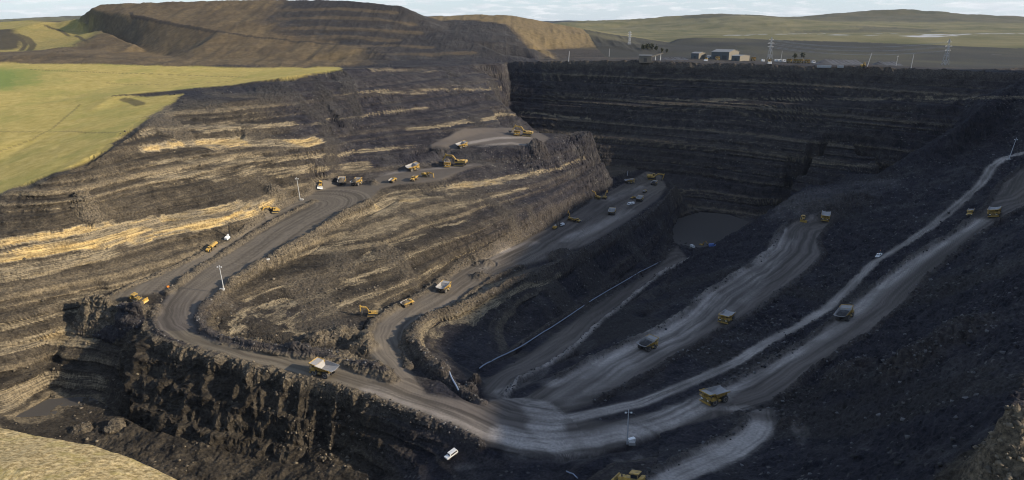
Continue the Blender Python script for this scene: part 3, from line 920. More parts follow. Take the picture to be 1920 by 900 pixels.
soil = np.zeros_like(X)
for s_, hh, rad, val in [('145,14 250,31 380,57 450,66 520,74 600,81 660,86', 9, 5, 0.9), ('215,179 300,174 430,162 520,148', 5, 4, 0.85), ('235,186 250,190 262,196', 6, 6, 0.7),
                         ('0,247 120,246 220,248', 4, 1.6, 0.35), ('60,130 200,136 330,140 460,144', 4, 2.0, 0.5), ('0,283 60,262 100,240 128,215 150,196', 4, 1.3, 0.4), ('200,155 330,158 440,152', 4, 1.6, 0.35),
                         ('85,47 115,58 150,70 163,80', 6, 4, 0.8), ('30,64 52,72 62,85 50,97', 8, 7, 0.8), ('20,64 40,72 48,84 40,95', 8, 5, 0.9), ('0,115 120,106 240,112 340,119', 5, 6, 0.4),
                         ('540,30 640,26 720,30', 6, 5, 0.6), ('520,62 640,58 760,66', 6, 6, 0.6), ('560,45 660,42 740,46', 6, 4, 0.5), ('600,75 700,74 770,70', 6, 7, 0.6)]:
    band(CL(s_), hh, rad, val, soil)
pale_strip = np.zeros_like(X)  # pale grey strips across the far plain
for s_ in ('1380,66 1450,64 1545,63', '1560,65.5 1620,66', '1640,63.5 1760,64.5 1800,66', '1720,67 1800,66', '1820,64 1920,63.5'):
    band(CL(s_), 9, 60, 1.0, pale_strip)
pale_strip *= np.clip(0.6 + 1.2 * fbm(X, Y, Z, 40, 2), 0, 1)
soil = np.maximum(soil, 0.95 * soft_poly(xw, yw, L('-60,56,1400 18,61,1380 44,72,1290 40,94,1190 0,101,1160 -60,102,1150', 'd'), 10))
terr = np.zeros_like(X)
for s_ in ('535,20 640,17 735,24', '530,36 620,33 700,36 770,46', '520,55 600,52 690,56 780,62', '540,70 640,69 740,76', '640,90 720,86 800,90', '700,104 800,103 880,100'):
    band(CL(s_), 3.0, 14, 0.55, terr)
brown = np.maximum(brown, terr * tipA)  # terrace shading of the dark tip drawn in as lighter brown edges
pale = np.zeros((INY, INX), np.float32)


def lane(s, w, val, soft=2.0):
    global pale
    P = CL(s) if isinstance(s, str) else s
    pale = np.maximum(pale, val * stroke(P, w, soft).astype(np.float32))


pale = np.maximum(pale, 0.85 * blur(poly_mask(np.vstack([LTO[1:6], LTI[1:][::-1]])).astype(np.float32), 1))
lane('1330,548 1290,590 1240,618 1180,645 1110,676 1040,712', 3.5, 0.85, 5)
lane('1100,700 1200,660 1290,610', 5, 0.5, 4)
lane('1400,520 1350,575 1250,640 1150,700 1060,745', 3.0, 0.4, 6)
lane('1470,450 1430,505 1380,560', 4.0, 0.35, 6)
lane('1010,765 1030,785 1020,800 1040,825 1060,840', 5.0, 1.0, 3)
lane('940,735 950,745 985,752 1000,770', 2.0, 0.6, 2)
lane('1060,840 1180,810 1290,765 1400,705 1500,652 1580,600 1640,545 1740,470 1830,415', 2.8, 0.8, 4)
lane('940,815 1000,830 1120,825 1240,790 1340,745', 3.2, 0.85, 4)
lane('700,735 800,775 900,815', 3, 0.3, 5)
lane(TRK, 2.4, 0.65, 1.5)
lane('1250,765 1330,765 1400,765 1450,775', 1.2, 0.5, 1.5)
lane('960,845 1040,850 1120,845', 1.5, 0.5, 3)
lane(LRR, 1.0, 1.0, 0.8)
lane(R2L[3:11], 2.2, 1.0, 2.5)
lane(R2L[8:11] , 1.5, 0.9, 1)
lane(R2R[5:9], 1.0, 0.55, 1)
lane('940,735 975,718 1010,700 1020,690', 2.2, 0.6, 1.5)
lane('880,268 930,259 990,258', 2.5, 0.55, 2)
lane('900,274 960,268 1000,268', 2.0, 0.5, 2)
lane('790,318 840,314 880,310', 2.0, 0.35, 2)
lane('690,330 760,320 800,300 850,280', 2.0, 0.35, 3)
lane('1060,450 1120,425 1180,395', 3.5, 0.4, 4)
lane('905,497 940,470 1000,455', 3.0, 0.3, 3)
lane('1140,375 1200,350', 4.0, 0.3, 4)
lane('1400,790 1440,790', 3.0, 0.3, 3)
lane('1500,385 1560,365 1630,350', 14, 0.4, 12)
lane('1490,797 1503,810 1500,826', 0.8, 0.75, 0.8)
lane('1505,800 1515,815 1500,832', 0.7, 0.65, 0.8)
lane('1155,857 1180,857 1200,850', 1.0, 0.65, 0.8)
lane('975,643 985,640', 1.2, 0.7, 0.8)
lane('860,875 885,872', 1.0, 0.4, 1.0)
lane('905,538 930,541', 0.9, 0.7, 0.8)
lane('955,465 925,478', 1.2, 0.7, 0.8)
palev = ms(blur(pale, 0, 1)) * np.clip(0.75 + 0.8 * W2, 0.25, 1.1) * (1 - bermv * 0.6)

# tyre streaks that run along each road: a coordinate across the nearest road axis
axis_lines = [np.vstack([CB[1:], R1L[1:19]]), R2L, TRK, R3R, MRU, LRR, LTO]
rsel = np.nonzero((road > 0.02) & (wi > 0))
xr, yr = X[rsel], Y[rsel]
num = np.zeros(len(xr)); den = np.zeros(len(xr)) + 1e-9
wob = 1.2 * W2[rsel] + 2.0 * W1[rsel]
for k_, P in enumerate(axis_lines):
    d, s_ = line_dist(P, 48)
    d = np.where(np.isfinite(d), d, 60.0)
    da = samp(d, xr, yr, IX0, IY0, 1.0); sa_ = samp(s_, xr, yr, IX0, IY0, 1.0)
    wgt = np.where((da < 47) & ((sa_ > 2.0) | (k_ == 0)), 1.0 / (da + 3.0) ** 4, 0)
    ac2 = da + wob
    st = 0.5 + 0.55 * vnoise(ac2 * 0.45, sa_ * 0.012, ac2 * 0 + k_) + 0.5 * vnoise(ac2 * 1.3, sa_ * 0.025, ac2 * 0 + 5) + 0.3 * vnoise(ac2 * 2.6, sa_ * 0.05, ac2 * 0 + 9)
    st = st + 0.5 * vnoise(ac2 * 1.1 + sa_ * 0.16, sa_ * 0.02, ac2 * 0 + 13) * vnoise(ac2 * 0.2, sa_ * 0.02, ac2 * 0 + 3)
    num += wgt * st; den += wgt
streak = np.full(X.shape, 0.5)
streak[rsel] = (num + 1e-9 * 0.5) / den
palev = palev * np.clip(0.85 + 0.9 * (streak - 0.3), 0.2, 1.5)
edgep = np.maximum(ms(stroke(LRR + np.array([0.4, 0.2, 0]), 0.7, 0.9)) * np.clip(0.75 + 0.9 * W2, 0.1, 1), 0.8 * ms(stroke(R2L[3:10], 1.6, 2.5)) * np.clip(0.6 + 1.1 * W2, 0.1, 1))
print('paint', round(time.time() - T0, 2))

# ------------------------------------------------------------------ ground material
def attr(nt, name):
    n = N(nt, 'ShaderNodeAttribute', attribute_name=name)
    return n.outputs['Fac']


def mixc(nt, fac, a, b, typ='MIX'):
    m = N(nt, 'ShaderNodeMix', data_type='RGBA', blend_type=typ)
    for sock, v in ((m.inputs[0], fac), (m.inputs[6], a), (m.inputs[7], b)):
        if hasattr(v, 'is_linked') or hasattr(v, 'links'):
            nt.links.new(v, sock)
        else:
            sock.default_value = v if not isinstance(v, tuple) else (*v, 1)
    return m.outputs[2]


def mth(nt, op, a, b=None, clamp=False):
    m = N(nt, 'ShaderNodeMath', operation=op, use_clamp=clamp)
    for sock, v in zip(m.inputs, (a, b)):
        if v is None:
            continue
        if hasattr(v, 'links'):
            nt.links.new(v, sock)
        else:
            sock.default_value = v
    return m.outputs[0]


def ramp2(nt, v, p0, p1, c0=(0, 0, 0), c1=(1, 1, 1)):
    r = N(nt, 'ShaderNodeValToRGB')
    r.color_ramp.elements[0].position = p0; r.color_ramp.elements[0].color = (*c0, 1)
    r.color_ramp.elements[1].position = p1; r.color_ramp.elements[1].color = (*c1, 1)
    nt.links.new(v, r.inputs[0])
    return r.outputs[0]


def noise(nt, vec, scale, detail=4, rough=0.55, dist_=0.0):
    n = N(nt, 'ShaderNodeTexNoise')
    n.inputs['Scale'].default_value = scale; n.inputs['Detail'].default_value = detail
    n.inputs['Roughness'].default_value = rough; n.inputs['Distortion'].default_value = dist_
    if vec is not None:
        nt.links.new(vec, n.inputs['Vector'])
    return n.outputs['Fac']


def ground_material():
    m = bpy.data.materials.new('ground')
    m.use_nodes = True
    nt = m.node_tree
    nt.nodes.clear()
    out = N(nt, 'ShaderNodeOutputMaterial')
    bs = N(nt, 'ShaderNodeBsdfPrincipled')
    nt.links.new(bs.outputs[0], out.inputs[0])
    geo = N(nt, 'ShaderNodeNewGeometry')
    pos = geo.outputs['Position']

    def scaled(sx, sy, sz):
        v = N(nt, 'ShaderNodeVectorMath', operation='MULTIPLY')
        v.inputs[1].default_value = (sx, sy, sz)
        nt.links.new(pos, v.inputs[0])
        return v.outputs[0]
    nbig = noise(nt, scaled(0.02, 0.02, 0.02), 1, 4)
    nmid = noise(nt, scaled(0.14, 0.14, 0.14), 1, 5, 0.65)
    nfine = noise(nt, scaled(0.9, 0.9, 0.9), 1, 4, 0.7)
    beds2 = noise(nt, scaled(0.03, 0.03, 1.6), 1, 3, 0.6, 0.2)
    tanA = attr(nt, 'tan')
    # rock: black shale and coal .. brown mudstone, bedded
    black = mixc(nt, ramp2(nt, nmid, 0.35, 0.75), (0.0095, 0.0098, 0.0155), (0.037, 0.036, 0.044))  # blue tint of the shade put into the black rock's colour
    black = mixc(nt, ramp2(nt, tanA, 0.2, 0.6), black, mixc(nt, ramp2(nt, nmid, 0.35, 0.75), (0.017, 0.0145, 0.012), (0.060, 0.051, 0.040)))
    grey = mixc(nt, ramp2(nt, nmid, 0.3, 0.75), (0.06, 0.052, 0.042), (0.17, 0.135, 0.088))
    bedA = attr(nt, 'bed')
    tt = mth(nt, 'ADD', mth(nt, 'MULTIPLY', bedA, 0.75), mth(nt, 'MULTIPLY', mth(nt, 'SUBTRACT', beds2, 0.42), 1.1), True)
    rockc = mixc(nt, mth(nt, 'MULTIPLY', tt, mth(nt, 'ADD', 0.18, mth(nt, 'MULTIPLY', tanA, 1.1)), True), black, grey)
    rockc = mixc(nt, mth(nt, 'MULTIPLY', ramp2(nt, bedA, 0.75, 0.95), mth(nt, 'MULTIPLY', tanA, 0.75)), rockc, mixc(nt, ramp2(nt, nmid, 0.35, 0.65), (0.13, 0.105, 0.07), (0.27, 0.215, 0.135)))
    # slipped talus: even grey-brown debris with down-slope streaks
    strk = noise(nt, scaled(0.5, 0.5, 0.05), 1, 4, 0.6)
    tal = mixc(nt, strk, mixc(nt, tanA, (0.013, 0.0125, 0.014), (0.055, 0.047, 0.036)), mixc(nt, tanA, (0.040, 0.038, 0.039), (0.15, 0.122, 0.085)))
    rockc = mixc(nt, mth(nt, 'MULTIPLY', attr(nt, 'talus'), 0.85), rockc, tal)
    patch = noise(nt, scaled(0.035, 0.035, 0.035), 1, 3, 0.5)
    rockc = mixc(nt, mth(nt, 'MULTIPLY', ramp2(nt, patch, 0.52, 0.66), mth(nt, 'SUBTRACT', 0.55, tanA, True)), rockc, mixc(nt, nmid, (0.028, 0.027, 0.029), (0.095, 0.088, 0.082)))
    # broken texture
    rockc = mixc(nt, 1.0, rockc, ramp2(nt, nfine, 0.34, 0.66, (0.45, 0.45, 0.46), (1.35, 1.35, 1.33)), 'MULTIPLY')
    # loose pale stones
    vor = N(nt, 'ShaderNodeTexVoronoi', feature='F1')
    vor.inputs['Scale'].default_value = 0.55
    nt.links.new(pos, vor.inputs['Vector'])
    vsep = N(nt, 'ShaderNodeSeparateColor')
    nt.links.new(vor.outputs['Color'], vsep.inputs[0])
    stone = mth(nt, 'MULTIPLY', ramp2(nt, vsep.outputs[0], 0.86, 0.90), ramp2(nt, vor.outputs['Distance'], 0.30, 0.42, (1, 1, 1), (0, 0, 0)))
    stone = mth(nt, 'MULTIPLY', stone, ramp2(nt, nbig, 0.45, 0.6))
    rockc = mixc(nt, mth(nt, 'MULTIPLY', stone, mth(nt, 'MULTIPLY', 0.5, mth(nt, 'SUBTRACT', 1.0, tanA))), rockc, (0.20, 0.19, 0.17))
    # sandstone beds
    yA = attr(nt, 'yellow')
    sjoint = mth(nt, 'ADD', mth(nt, 'MULTIPLY', noise(nt, scaled(0.09, 0.09, 2.4), 1, 4, 0.65), 0.62), mth(nt, 'MULTIPLY', noise(nt, scaled(1.1, 1.1, 0.35), 1, 3, 0.6), 0.38))
    sandY = mixc(nt, ramp2(nt, sjoint, 0.41, 0.57), (0.20, 0.135, 0.055), (0.55, 0.40, 0.175))
    sandG = mixc(nt, ramp2(nt, sjoint, 0.42, 0.58), (0.075, 0.062, 0.044), (0.25, 0.205, 0.135))
    sand = mixc(nt, ramp2(nt, yA, 0.55, 0.95), sandG, sandY)
    rockc = mixc(nt, ramp2(nt, mth(nt, 'ADD', yA, mth(nt, 'MULTIPLY', mth(nt, 'SUBTRACT', sjoint, 0.5), 0.8)), 0.16, 0.42), rockc, sand)
    # berms: broken brown stone
    bermc = mixc(nt, ramp2(nt, nfine, 0.4, 0.68), (0.05, 0.043, 0.034), (0.22, 0.18, 0.125))
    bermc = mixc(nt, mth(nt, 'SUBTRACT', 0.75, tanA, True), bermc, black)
    rockc = mixc(nt, mth(nt, 'MULTIPLY', attr(nt, 'berm'), 0.7), rockc, bermc)
    # roads
    roadd = mixc(nt, tanA, (0.056, 0.049, 0.044), (0.090, 0.076, 0.057))
    roadc = mixc(nt, attr(nt, 'streak'), roadd, mixc(nt, tanA, (0.130, 0.112, 0.100), (0.165, 0.141, 0.105)))
    roadc = mixc(nt, mth(nt, 'MULTIPLY', ramp2(nt, nmid, 0.45, 0.7), 0.25), roadc, (0.05, 0.047, 0.043))
    col = mixc(nt, attr(nt, 'road'), rockc, roadc)
    col = mixc(nt, attr(nt, 'pale'), col, mixc(nt, ramp2(nt, nfine, 0.3, 0.7), (0.235, 0.212, 0.190), (0.41, 0.372, 0.335)))
    # grass
    gA = mixc(nt, ramp2(nt, nmid, 0.35, 0.7), (0.31, 0.25, 0.068), (0.46, 0.36, 0.125))
    gA = mixc(nt, mth(nt, 'MULTIPLY', ramp2(nt, nbig, 0.48, 0.62), 0.5), gA, (0.24, 0.235, 0.06))
    gA = mixc(nt, mth(nt, 'MULTIPLY', ramp2(nt, nfine, 0.5, 0.72), 0.3), gA, (0.19, 0.16, 0.06))
    gA = mixc(nt, attr(nt, 'lush'), gA, (0.17, 0.21, 0.05))
    col = mixc(nt, attr(nt, 'grass'), col, gA)
    gF = mixc(nt, ramp2(nt, nfine, 0.40, 0.62), (0.22, 0.165, 0.075), (0.55, 0.43, 0.23))
    gF = mixc(nt, mth(nt, 'MULTIPLY', ramp2(nt, nmid, 0.5, 0.66), 0.45), gF, (0.36, 0.30, 0.085))
    col = mixc(nt, attr(nt, 'fgrass'), col, gF)
    # rough brown grass of the old tips
    bG = mixc(nt, ramp2(nt, nmid, 0.3, 0.75), (0.078, 0.058, 0.034), (0.15, 0.112, 0.064))
    bG = mixc(nt, mth(nt, 'MULTIPLY', ramp2(nt, nbig, 0.45, 0.65), 0.6), bG, (0.055, 0.042, 0.028))
    col = mixc(nt, attr(nt, 'brown'), col, bG)
    bG2 = mixc(nt, ramp2(nt, nmid, 0.3, 0.75), (0.105, 0.078, 0.040), (0.175, 0.132, 0.072))
    col = mixc(nt, attr(nt, 'brown2'), col, bG2)
    col = mixc(nt, attr(nt, 'soil'), col, mixc(nt, nmid, (0.018, 0.016, 0.015), (0.06, 0.048, 0.035)))
    # moorland
    nfar = noise(nt, scaled(0.006, 0.006, 0.006), 1, 6, 0.6)
    mo = mixc(nt, ramp2(nt, nfar, 0.35, 0.65), (0.085, 0.085, 0.038), (0.165, 0.145, 0.075))
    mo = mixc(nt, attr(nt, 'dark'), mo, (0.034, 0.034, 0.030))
    col = mixc(nt, attr(nt, 'moor'), col, mo)
    col = mixc(nt, ramp2(nt, mth(nt, 'ADD', attr(nt, 'pale_strip'), mth(nt, 'MULTIPLY', mth(nt, 'SUBTRACT', nfar, 0.5), 2.0)), 0.45, 0.75), col, (0.36, 0.37, 0.385))
    nt.links.new(col, bs.inputs['Base Color'])
    bs.inputs['Roughness'].default_value = 0.95
    bs.inputs['Specular IOR Level'].default_value = 0.15
    # fine relief
    bump = N(nt, 'ShaderNodeBump')
    bump.inputs['Strength'].default_value = 0.8
    bump.inputs['Distance'].default_value = 0.8
    nb = noise(nt, scaled(0.8, 0.8, 1.3), 1, 6, 0.7)
    nb = mth(nt, 'MULTIPLY', nb, mth(nt, 'SUBTRACT', 1.0, mth(nt, 'MULTIPLY', attr(nt, 'road'), 0.85)))
    nt.links.new(nb, bump.inputs['Height'])
    nt.links.new(bump.outputs[0], bs.inputs['Normal'])
    return m


GM = ground_material()
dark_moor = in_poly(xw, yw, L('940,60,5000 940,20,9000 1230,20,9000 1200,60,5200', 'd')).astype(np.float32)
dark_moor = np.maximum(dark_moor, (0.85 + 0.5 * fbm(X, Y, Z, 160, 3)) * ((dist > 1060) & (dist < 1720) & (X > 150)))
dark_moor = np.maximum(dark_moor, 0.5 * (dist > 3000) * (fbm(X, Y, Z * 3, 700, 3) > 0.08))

cls = np.zeros(X.shape, np.int8)                        # 0 pit_face
cls[road > 0.5] = 1
cls[(grass + fgrass) > 0.5] = 2
cls[(brown + brown2) > 0.5] = 3
cls[far > 0.5] = 4
nC, nRw = X.shape
idx = np.arange(nC * nRw).reshape(nC, nRw)
quads = np.stack([idx[:-1, :-1], idx[1:, :-1], idx[1:, 1:], idx[:-1, 1:]], -1).reshape(-1, 4)[:, ::-1]
qc = cls[:-1, :-1].reshape(-1)
VX = np.stack([X2, Y2, Z2], -1).reshape(-1, 3).astype(np.float32)
layers = {'road': road, 'tan': tan, 'berm': bermv, 'yellow': yel, 'pale_strip': pale_strip, 'pale': np.maximum(palev * np.clip(road * 1.5 + 0.4, 0, 1), edgep), 'streak': streak, 'grass': grass, 'fgrass': fgrass,
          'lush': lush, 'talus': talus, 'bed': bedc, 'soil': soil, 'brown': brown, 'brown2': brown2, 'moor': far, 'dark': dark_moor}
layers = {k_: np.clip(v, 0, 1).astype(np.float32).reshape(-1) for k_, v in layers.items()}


def ground_object(name, q):
    used, inv = np.unique(q, return_inverse=True)
    me = bpy.data.meshes.new(name)
    me.vertices.add(len(used)); me.vertices.foreach_set('co', VX[used].reshape(-1))
    me.loops.add(q.size); me.loops.foreach_set('vertex_index', inv.reshape(-1).astype(np.int32))
    me.polygons.add(len(q))
    me.polygons.foreach_set('loop_start', np.arange(0, q.size, 4, dtype=np.int32))
    me.polygons.foreach_set('use_smooth', np.full(len(q), name != 'pit_ground'))
    me.update(calc_edges=True)
    for k_, v in layers.items():
        a = me.attributes.new(k_, 'FLOAT', 'POINT')
        a.data.foreach_set('value', v[used])
    me.materials.append(GM)
    o = bpy.data.objects.new(name, me)
    COL.objects.link(o)
    o['kind'] = 'structure'
    return o


for ci, (nm, lb) in enumerate([('pit_ground', 'black and brown rock faces, benches and spoil slopes of the open pit'),
                               ('haul_road', 'grey packed dirt haul roads and working platforms in the pit'),
                               ('meadow', 'yellow grass plateau at the left rim and grass bank in the foreground'),
                               ('grassed_tip_hill', 'brown grassed spoil hills behind the left rim of the pit'),
                               ('moorland', 'olive moorland plain and distant hills behind the pit')]):
    q = quads[qc == ci]
    if len(q):
        go = ground_object(nm, q)
        go['label'] = lb
print('ground', round(time.time() - T0, 2))

# ------------------------------------------------------------------ materials for the made things
def paint(name, col, rough=0.5, dirt=0.35, dcol=(0.10, 0.085, 0.065), metal=0.0, sc=1.2):
    m = bpy.data.materials.new(name)
    m.use_nodes = True
    nt = m.node_tree
    bs = nt.nodes['Principled BSDF']
    tc = N(nt, 'ShaderNodeTexCoord')
    n = noise(nt, tc.outputs['Object'], sc, 5, 0.65)
    geo = N(nt, 'ShaderNodeNewGeometry')
    sep = N(nt, 'ShaderNodeSeparateXYZ')
    nt.links.new(geo.outputs['Normal'], sep.inputs[0])
    f = mth(nt, 'MULTIPLY', ramp2(nt, n, 0.40, 0.68), dirt)
    c = mixc(nt, f, col, dcol)
    nt.links.new(c, bs.inputs['Base Color'])
    bs.inputs['Roughness'].default_value = rough
    bs.inputs['Metallic'].default_value = metal
    return m


YEL = paint('yellow_paint', (0.52, 0.325, 0.065), 0.5, 0.75, (0.075, 0.06, 0.045))
DYEL = paint('dusty_yellow_paint', (0.36, 0.25, 0.075), 0.65, 0.85, (0.07, 0.058, 0.045))
TRAY = paint('worn_steel', (0.27, 0.265, 0.26), 0.55, 0.5, (0.19, 0.17, 0.145))
DARK = paint('dark_steel', (0.035, 0.034, 0.033), 0.6, 0.4, (0.07, 0.062, 0.05))
TYRE = paint('tyre_rubber', (0.028, 0.027, 0.027), 0.85, 0.6, (0.12, 0.10, 0.08))
RIMM = paint('rim', (0.34, 0.31, 0.26), 0.6, 0.4)
GLASS = paint('dark_glass', (0.02, 0.024, 0.03), 0.08, 0.0)
WHITE = paint('white_paint', (0.76, 0.76, 0.74), 0.45, 0.25)
LIGHT = paint('lamp_glass', (0.8, 0.8, 0.76), 0.2, 0.0)
CONC = paint('pale_concrete', (0.40, 0.39, 0.37), 0.9, 0.3)
GALV = paint('galvanised_steel', (0.42, 0.43, 0.44), 0.5, 0.15)
COALM = paint('coal', (0.014, 0.014, 0.016), 0.6, 0.5, (0.05, 0.047, 0.045), sc=3)
SPOIL = paint('broken_mudstone', (0.075, 0.062, 0.046), 0.95, 0.6, (0.17, 0.14, 0.10), sc=3)
ORANGE = paint('orange_paint', (0.70, 0.25, 0.03), 0.5, 0.1)
BLUE = paint('blue_paint', (0.06, 0.14, 0.40), 0.5, 0.2)
CLAD = paint('grey_cladding', (0.07, 0.078, 0.08), 0.6, 0.15)
CLADT = paint('tan_cladding', (0.115, 0.10, 0.075), 0.6, 0.15)
ROOF = paint('pale_roof', (0.16, 0.165, 0.165), 0.6, 0.15)
PIPE = paint('pale_blue_pipe', (0.22, 0.27, 0.36), 0.4, 0.1)
WOOD = paint('timber', (0.13, 0.10, 0.065), 0.9, 0.4)


class MB:
    """collects simple solids into ONE mesh"""
    def __init__(self):
        self.v, self.f, self.m, self.mats = [], [], [], []

    def mi(self, mat):
        if mat not in self.mats:
            self.mats.append(mat)
        return self.mats.index(mat)

    def add(self, vs, fs, mat):
        o = len(self.v)
        self.v += [tuple(p) for p in vs]
        self.f += [tuple(i + o for i in f) for f in fs]
        self.m += [self.mi(mat)] * len(fs)
        return self

    def box(self, x0, x1, y0, y1, z0, z1, mat, top=1.0, topx=1.0, sh=0.0):
        cx, cy = (x0 + x1) / 2, (y0 + y1) / 2
        hx, hy = (x1 - x0) / 2, (y1 - y0) / 2
        vs = [(cx - hx, cy - hy, z0), (cx + hx, cy - hy, z0), (cx + hx, cy + hy, z0), (cx - hx, cy + hy, z0)]
        vs += [(cx - hx * topx + sh, cy - hy * top, z1), (cx + hx * topx + sh, cy - hy * top, z1), (cx + hx * topx + sh, cy + hy * top, z1), (cx - hx * topx + sh, cy + hy * top, z1)]
        return self.add(vs, [(0, 3, 2, 1), (4, 5, 6, 7), (0, 1, 5, 4), (1, 2, 6, 5), (2, 3, 7, 6), (3, 0, 4, 7)], mat)

    def prism(self, prof, y0, y1, mat):
        """prof: (x, z) outline extruded along y"""
        n = len(prof)
        vs = [(x, y0, z) for x, z in prof] + [(x, y1, z) for x, z in prof]
        fs = [tuple(range(n)), tuple(range(2 * n - 1, n - 1, -1))] + [(i, i + n, (i + 1) % n + n, (i + 1) % n) for i in range(n)]
        return self.add(vs, fs, mat)

    def bar(self, p, q, r, mat, n=6, r2=None):
        p, q = Vector(p), Vector(q)
        d = (q - p)
        a = d.orthogonal().normalized(); b = d.normalized().cross(a)
        r2 = r if r2 is None else r2
        vs = []
        for c, rr_ in ((p, r), (q, r2)):
            for i in range(n):
                t = 2 * math.pi * i / n + math.pi / n
                vs.append(c + a * math.cos(t) * rr_ + b * math.sin(t) * rr_)
        fs = [(i, (i + 1) % n, (i + 1) % n + n, i + n) for i in range(n)] + [tuple(range(n - 1, -1, -1)), tuple(range(n, 2 * n))]
        return self.add(vs, fs, mat)

    def beam(self, p, q, w, h, mat, h2=None):
        """rectangular beam in the xz plane, w wide in y"""
        p, q = Vector(p), Vector(q)
        d = (q - p).normalized()
        u = Vector((-d.z, 0, d.x))
        h2 = h if h2 is None else h2
        vs = []
        for c, hh in ((p, h), (q, h2)):
            for sy, sz in ((-1, -1), (1, -1), (1, 1), (-1, 1)):
                vs.append(c + Vector((0, sy * w / 2, 0)) + u * sz * hh / 2)
        return self.add(vs, [(0, 1, 2, 3), (7, 6, 5, 4), (0, 4, 5, 1), (1, 5, 6, 2), (2, 6, 7, 3), (3, 7, 4, 0)], mat)

    def lathe(self, prof, c, mat, n=20):
        """(r, y) profile about the y axis through c"""
        vs = []
        for r, y in prof:
            for i in range(n):
                t = 2 * math.pi * i / n
                vs.append((c[0] + r * math.cos(t), c[1] + y, c[2] + r * math.sin(t)))
        fs = []
        for k in range(len(prof) - 1):
            for i in range(n):
                j = (i + 1) % n
                fs.append((k * n + i, k * n + j, (k + 1) * n + j, (k + 1) * n + i))
        fs += [tuple(range(n)), tuple(range((len(prof) - 1) * n + n - 1, (len(prof) - 1) * n - 1, -1))]
        return self.add(vs, fs, mat)

    def build(self, name, parent=None, smooth=False):
        me = bpy.data.meshes.new(name)
        me.from_pydata(self.v, [], self.f)
        for m in self.mats:
            me.materials.append(m)
        me.polygons.foreach_set('material_index', self.m)
        if smooth:
            me.polygons.foreach_set('use_smooth', [True] * len(me.polygons))
        bm = bmesh.new(); bm.from_mesh(me)
        bmesh.ops.recalc_face_normals(bm, faces=bm.faces)
        bm.to_mesh(me); bm.free()
        o = bpy.data.objects.new(name, me)
        COL.objects.link(o)
        if parent is not None:
            o.parent = parent
        return o


def empty(name):
    o = bpy.data.objects.new(name, None)
    o.empty_display_size = 1
    COL.objects.link(o)
    return o


def copy_tree(o, parent=None):
    c = o.copy()
    COL.objects.link(c)
    if parent is not None:
        c.parent = parent
    for ch in o.children:
        copy_tree(ch, c)
    return c


def tag(o, label, cat, group=None):
    o['label'] = label; o['category'] = cat
    if group:
        o['group'] = group
    elif 'group' in o:
        del o['group']
    return o


def wheel(t, x, y, r, w, rimmat=None, nm='wheel'):
    a = MB()
    s = 1 if y > 0 else -1
    a.lathe([(r * 0.55, -w / 2), (r * 0.93, -w / 2), (r, -w * 0.36), (r, w * 0.36), (r * 0.93, w / 2), (r * 0.55, w / 2)], (x, y, r), TYRE, 20)
    o = a.build(nm, t, False)
    b = MB()
    b.lathe([(r * 0.54, s * w * 0.30), (r * 0.56, s * w * 0.52), (r * 0.44, s * w * 0.50), (r * 0.36, s * w * 0.34), (r * 0.16, s * w * 0.36)], (x, y, r), rimmat or RIMM, 16)
    b.build('rim', o)
    return o


def tracks(t, L_, gauge, w, h, mat=None):
    for s in (-1, 1):
        a = MB()
        y0 = s * gauge / 2 - w / 2
        k = h * 0.42
        a.prism([(-L_ / 2 + k, 0), (L_ / 2 - k, 0), (L_ / 2, k), (L_ / 2, h - k), (L_ / 2 - k, h), (-L_ / 2 + k, h), (-L_ / 2, h - k), (-L_ / 2, k)], y0, y0 + w, DARK)
        n = int(L_ / 0.55)
        for i in range(n):
            x = -L_ / 2 + k + (L_ - 2 * k) * i / max(1, n - 1)
            a.box(x - 0.1, x + 0.1, y0 - 0.04, y0 + w + 0.04, h, h + 0.07, DARK)
        o = a.build('track', t)
        b = MB()
        b.prism([(-L_ / 2 + k, h * 0.3), (L_ / 2 - k, h * 0.3), (L_ / 2 - k, h * 0.62), (-L_ / 2 + k, h * 0.62)], y0 - 0.05, y0 + w + 0.05, mat or DYEL)
        b.build('track_frame', o)


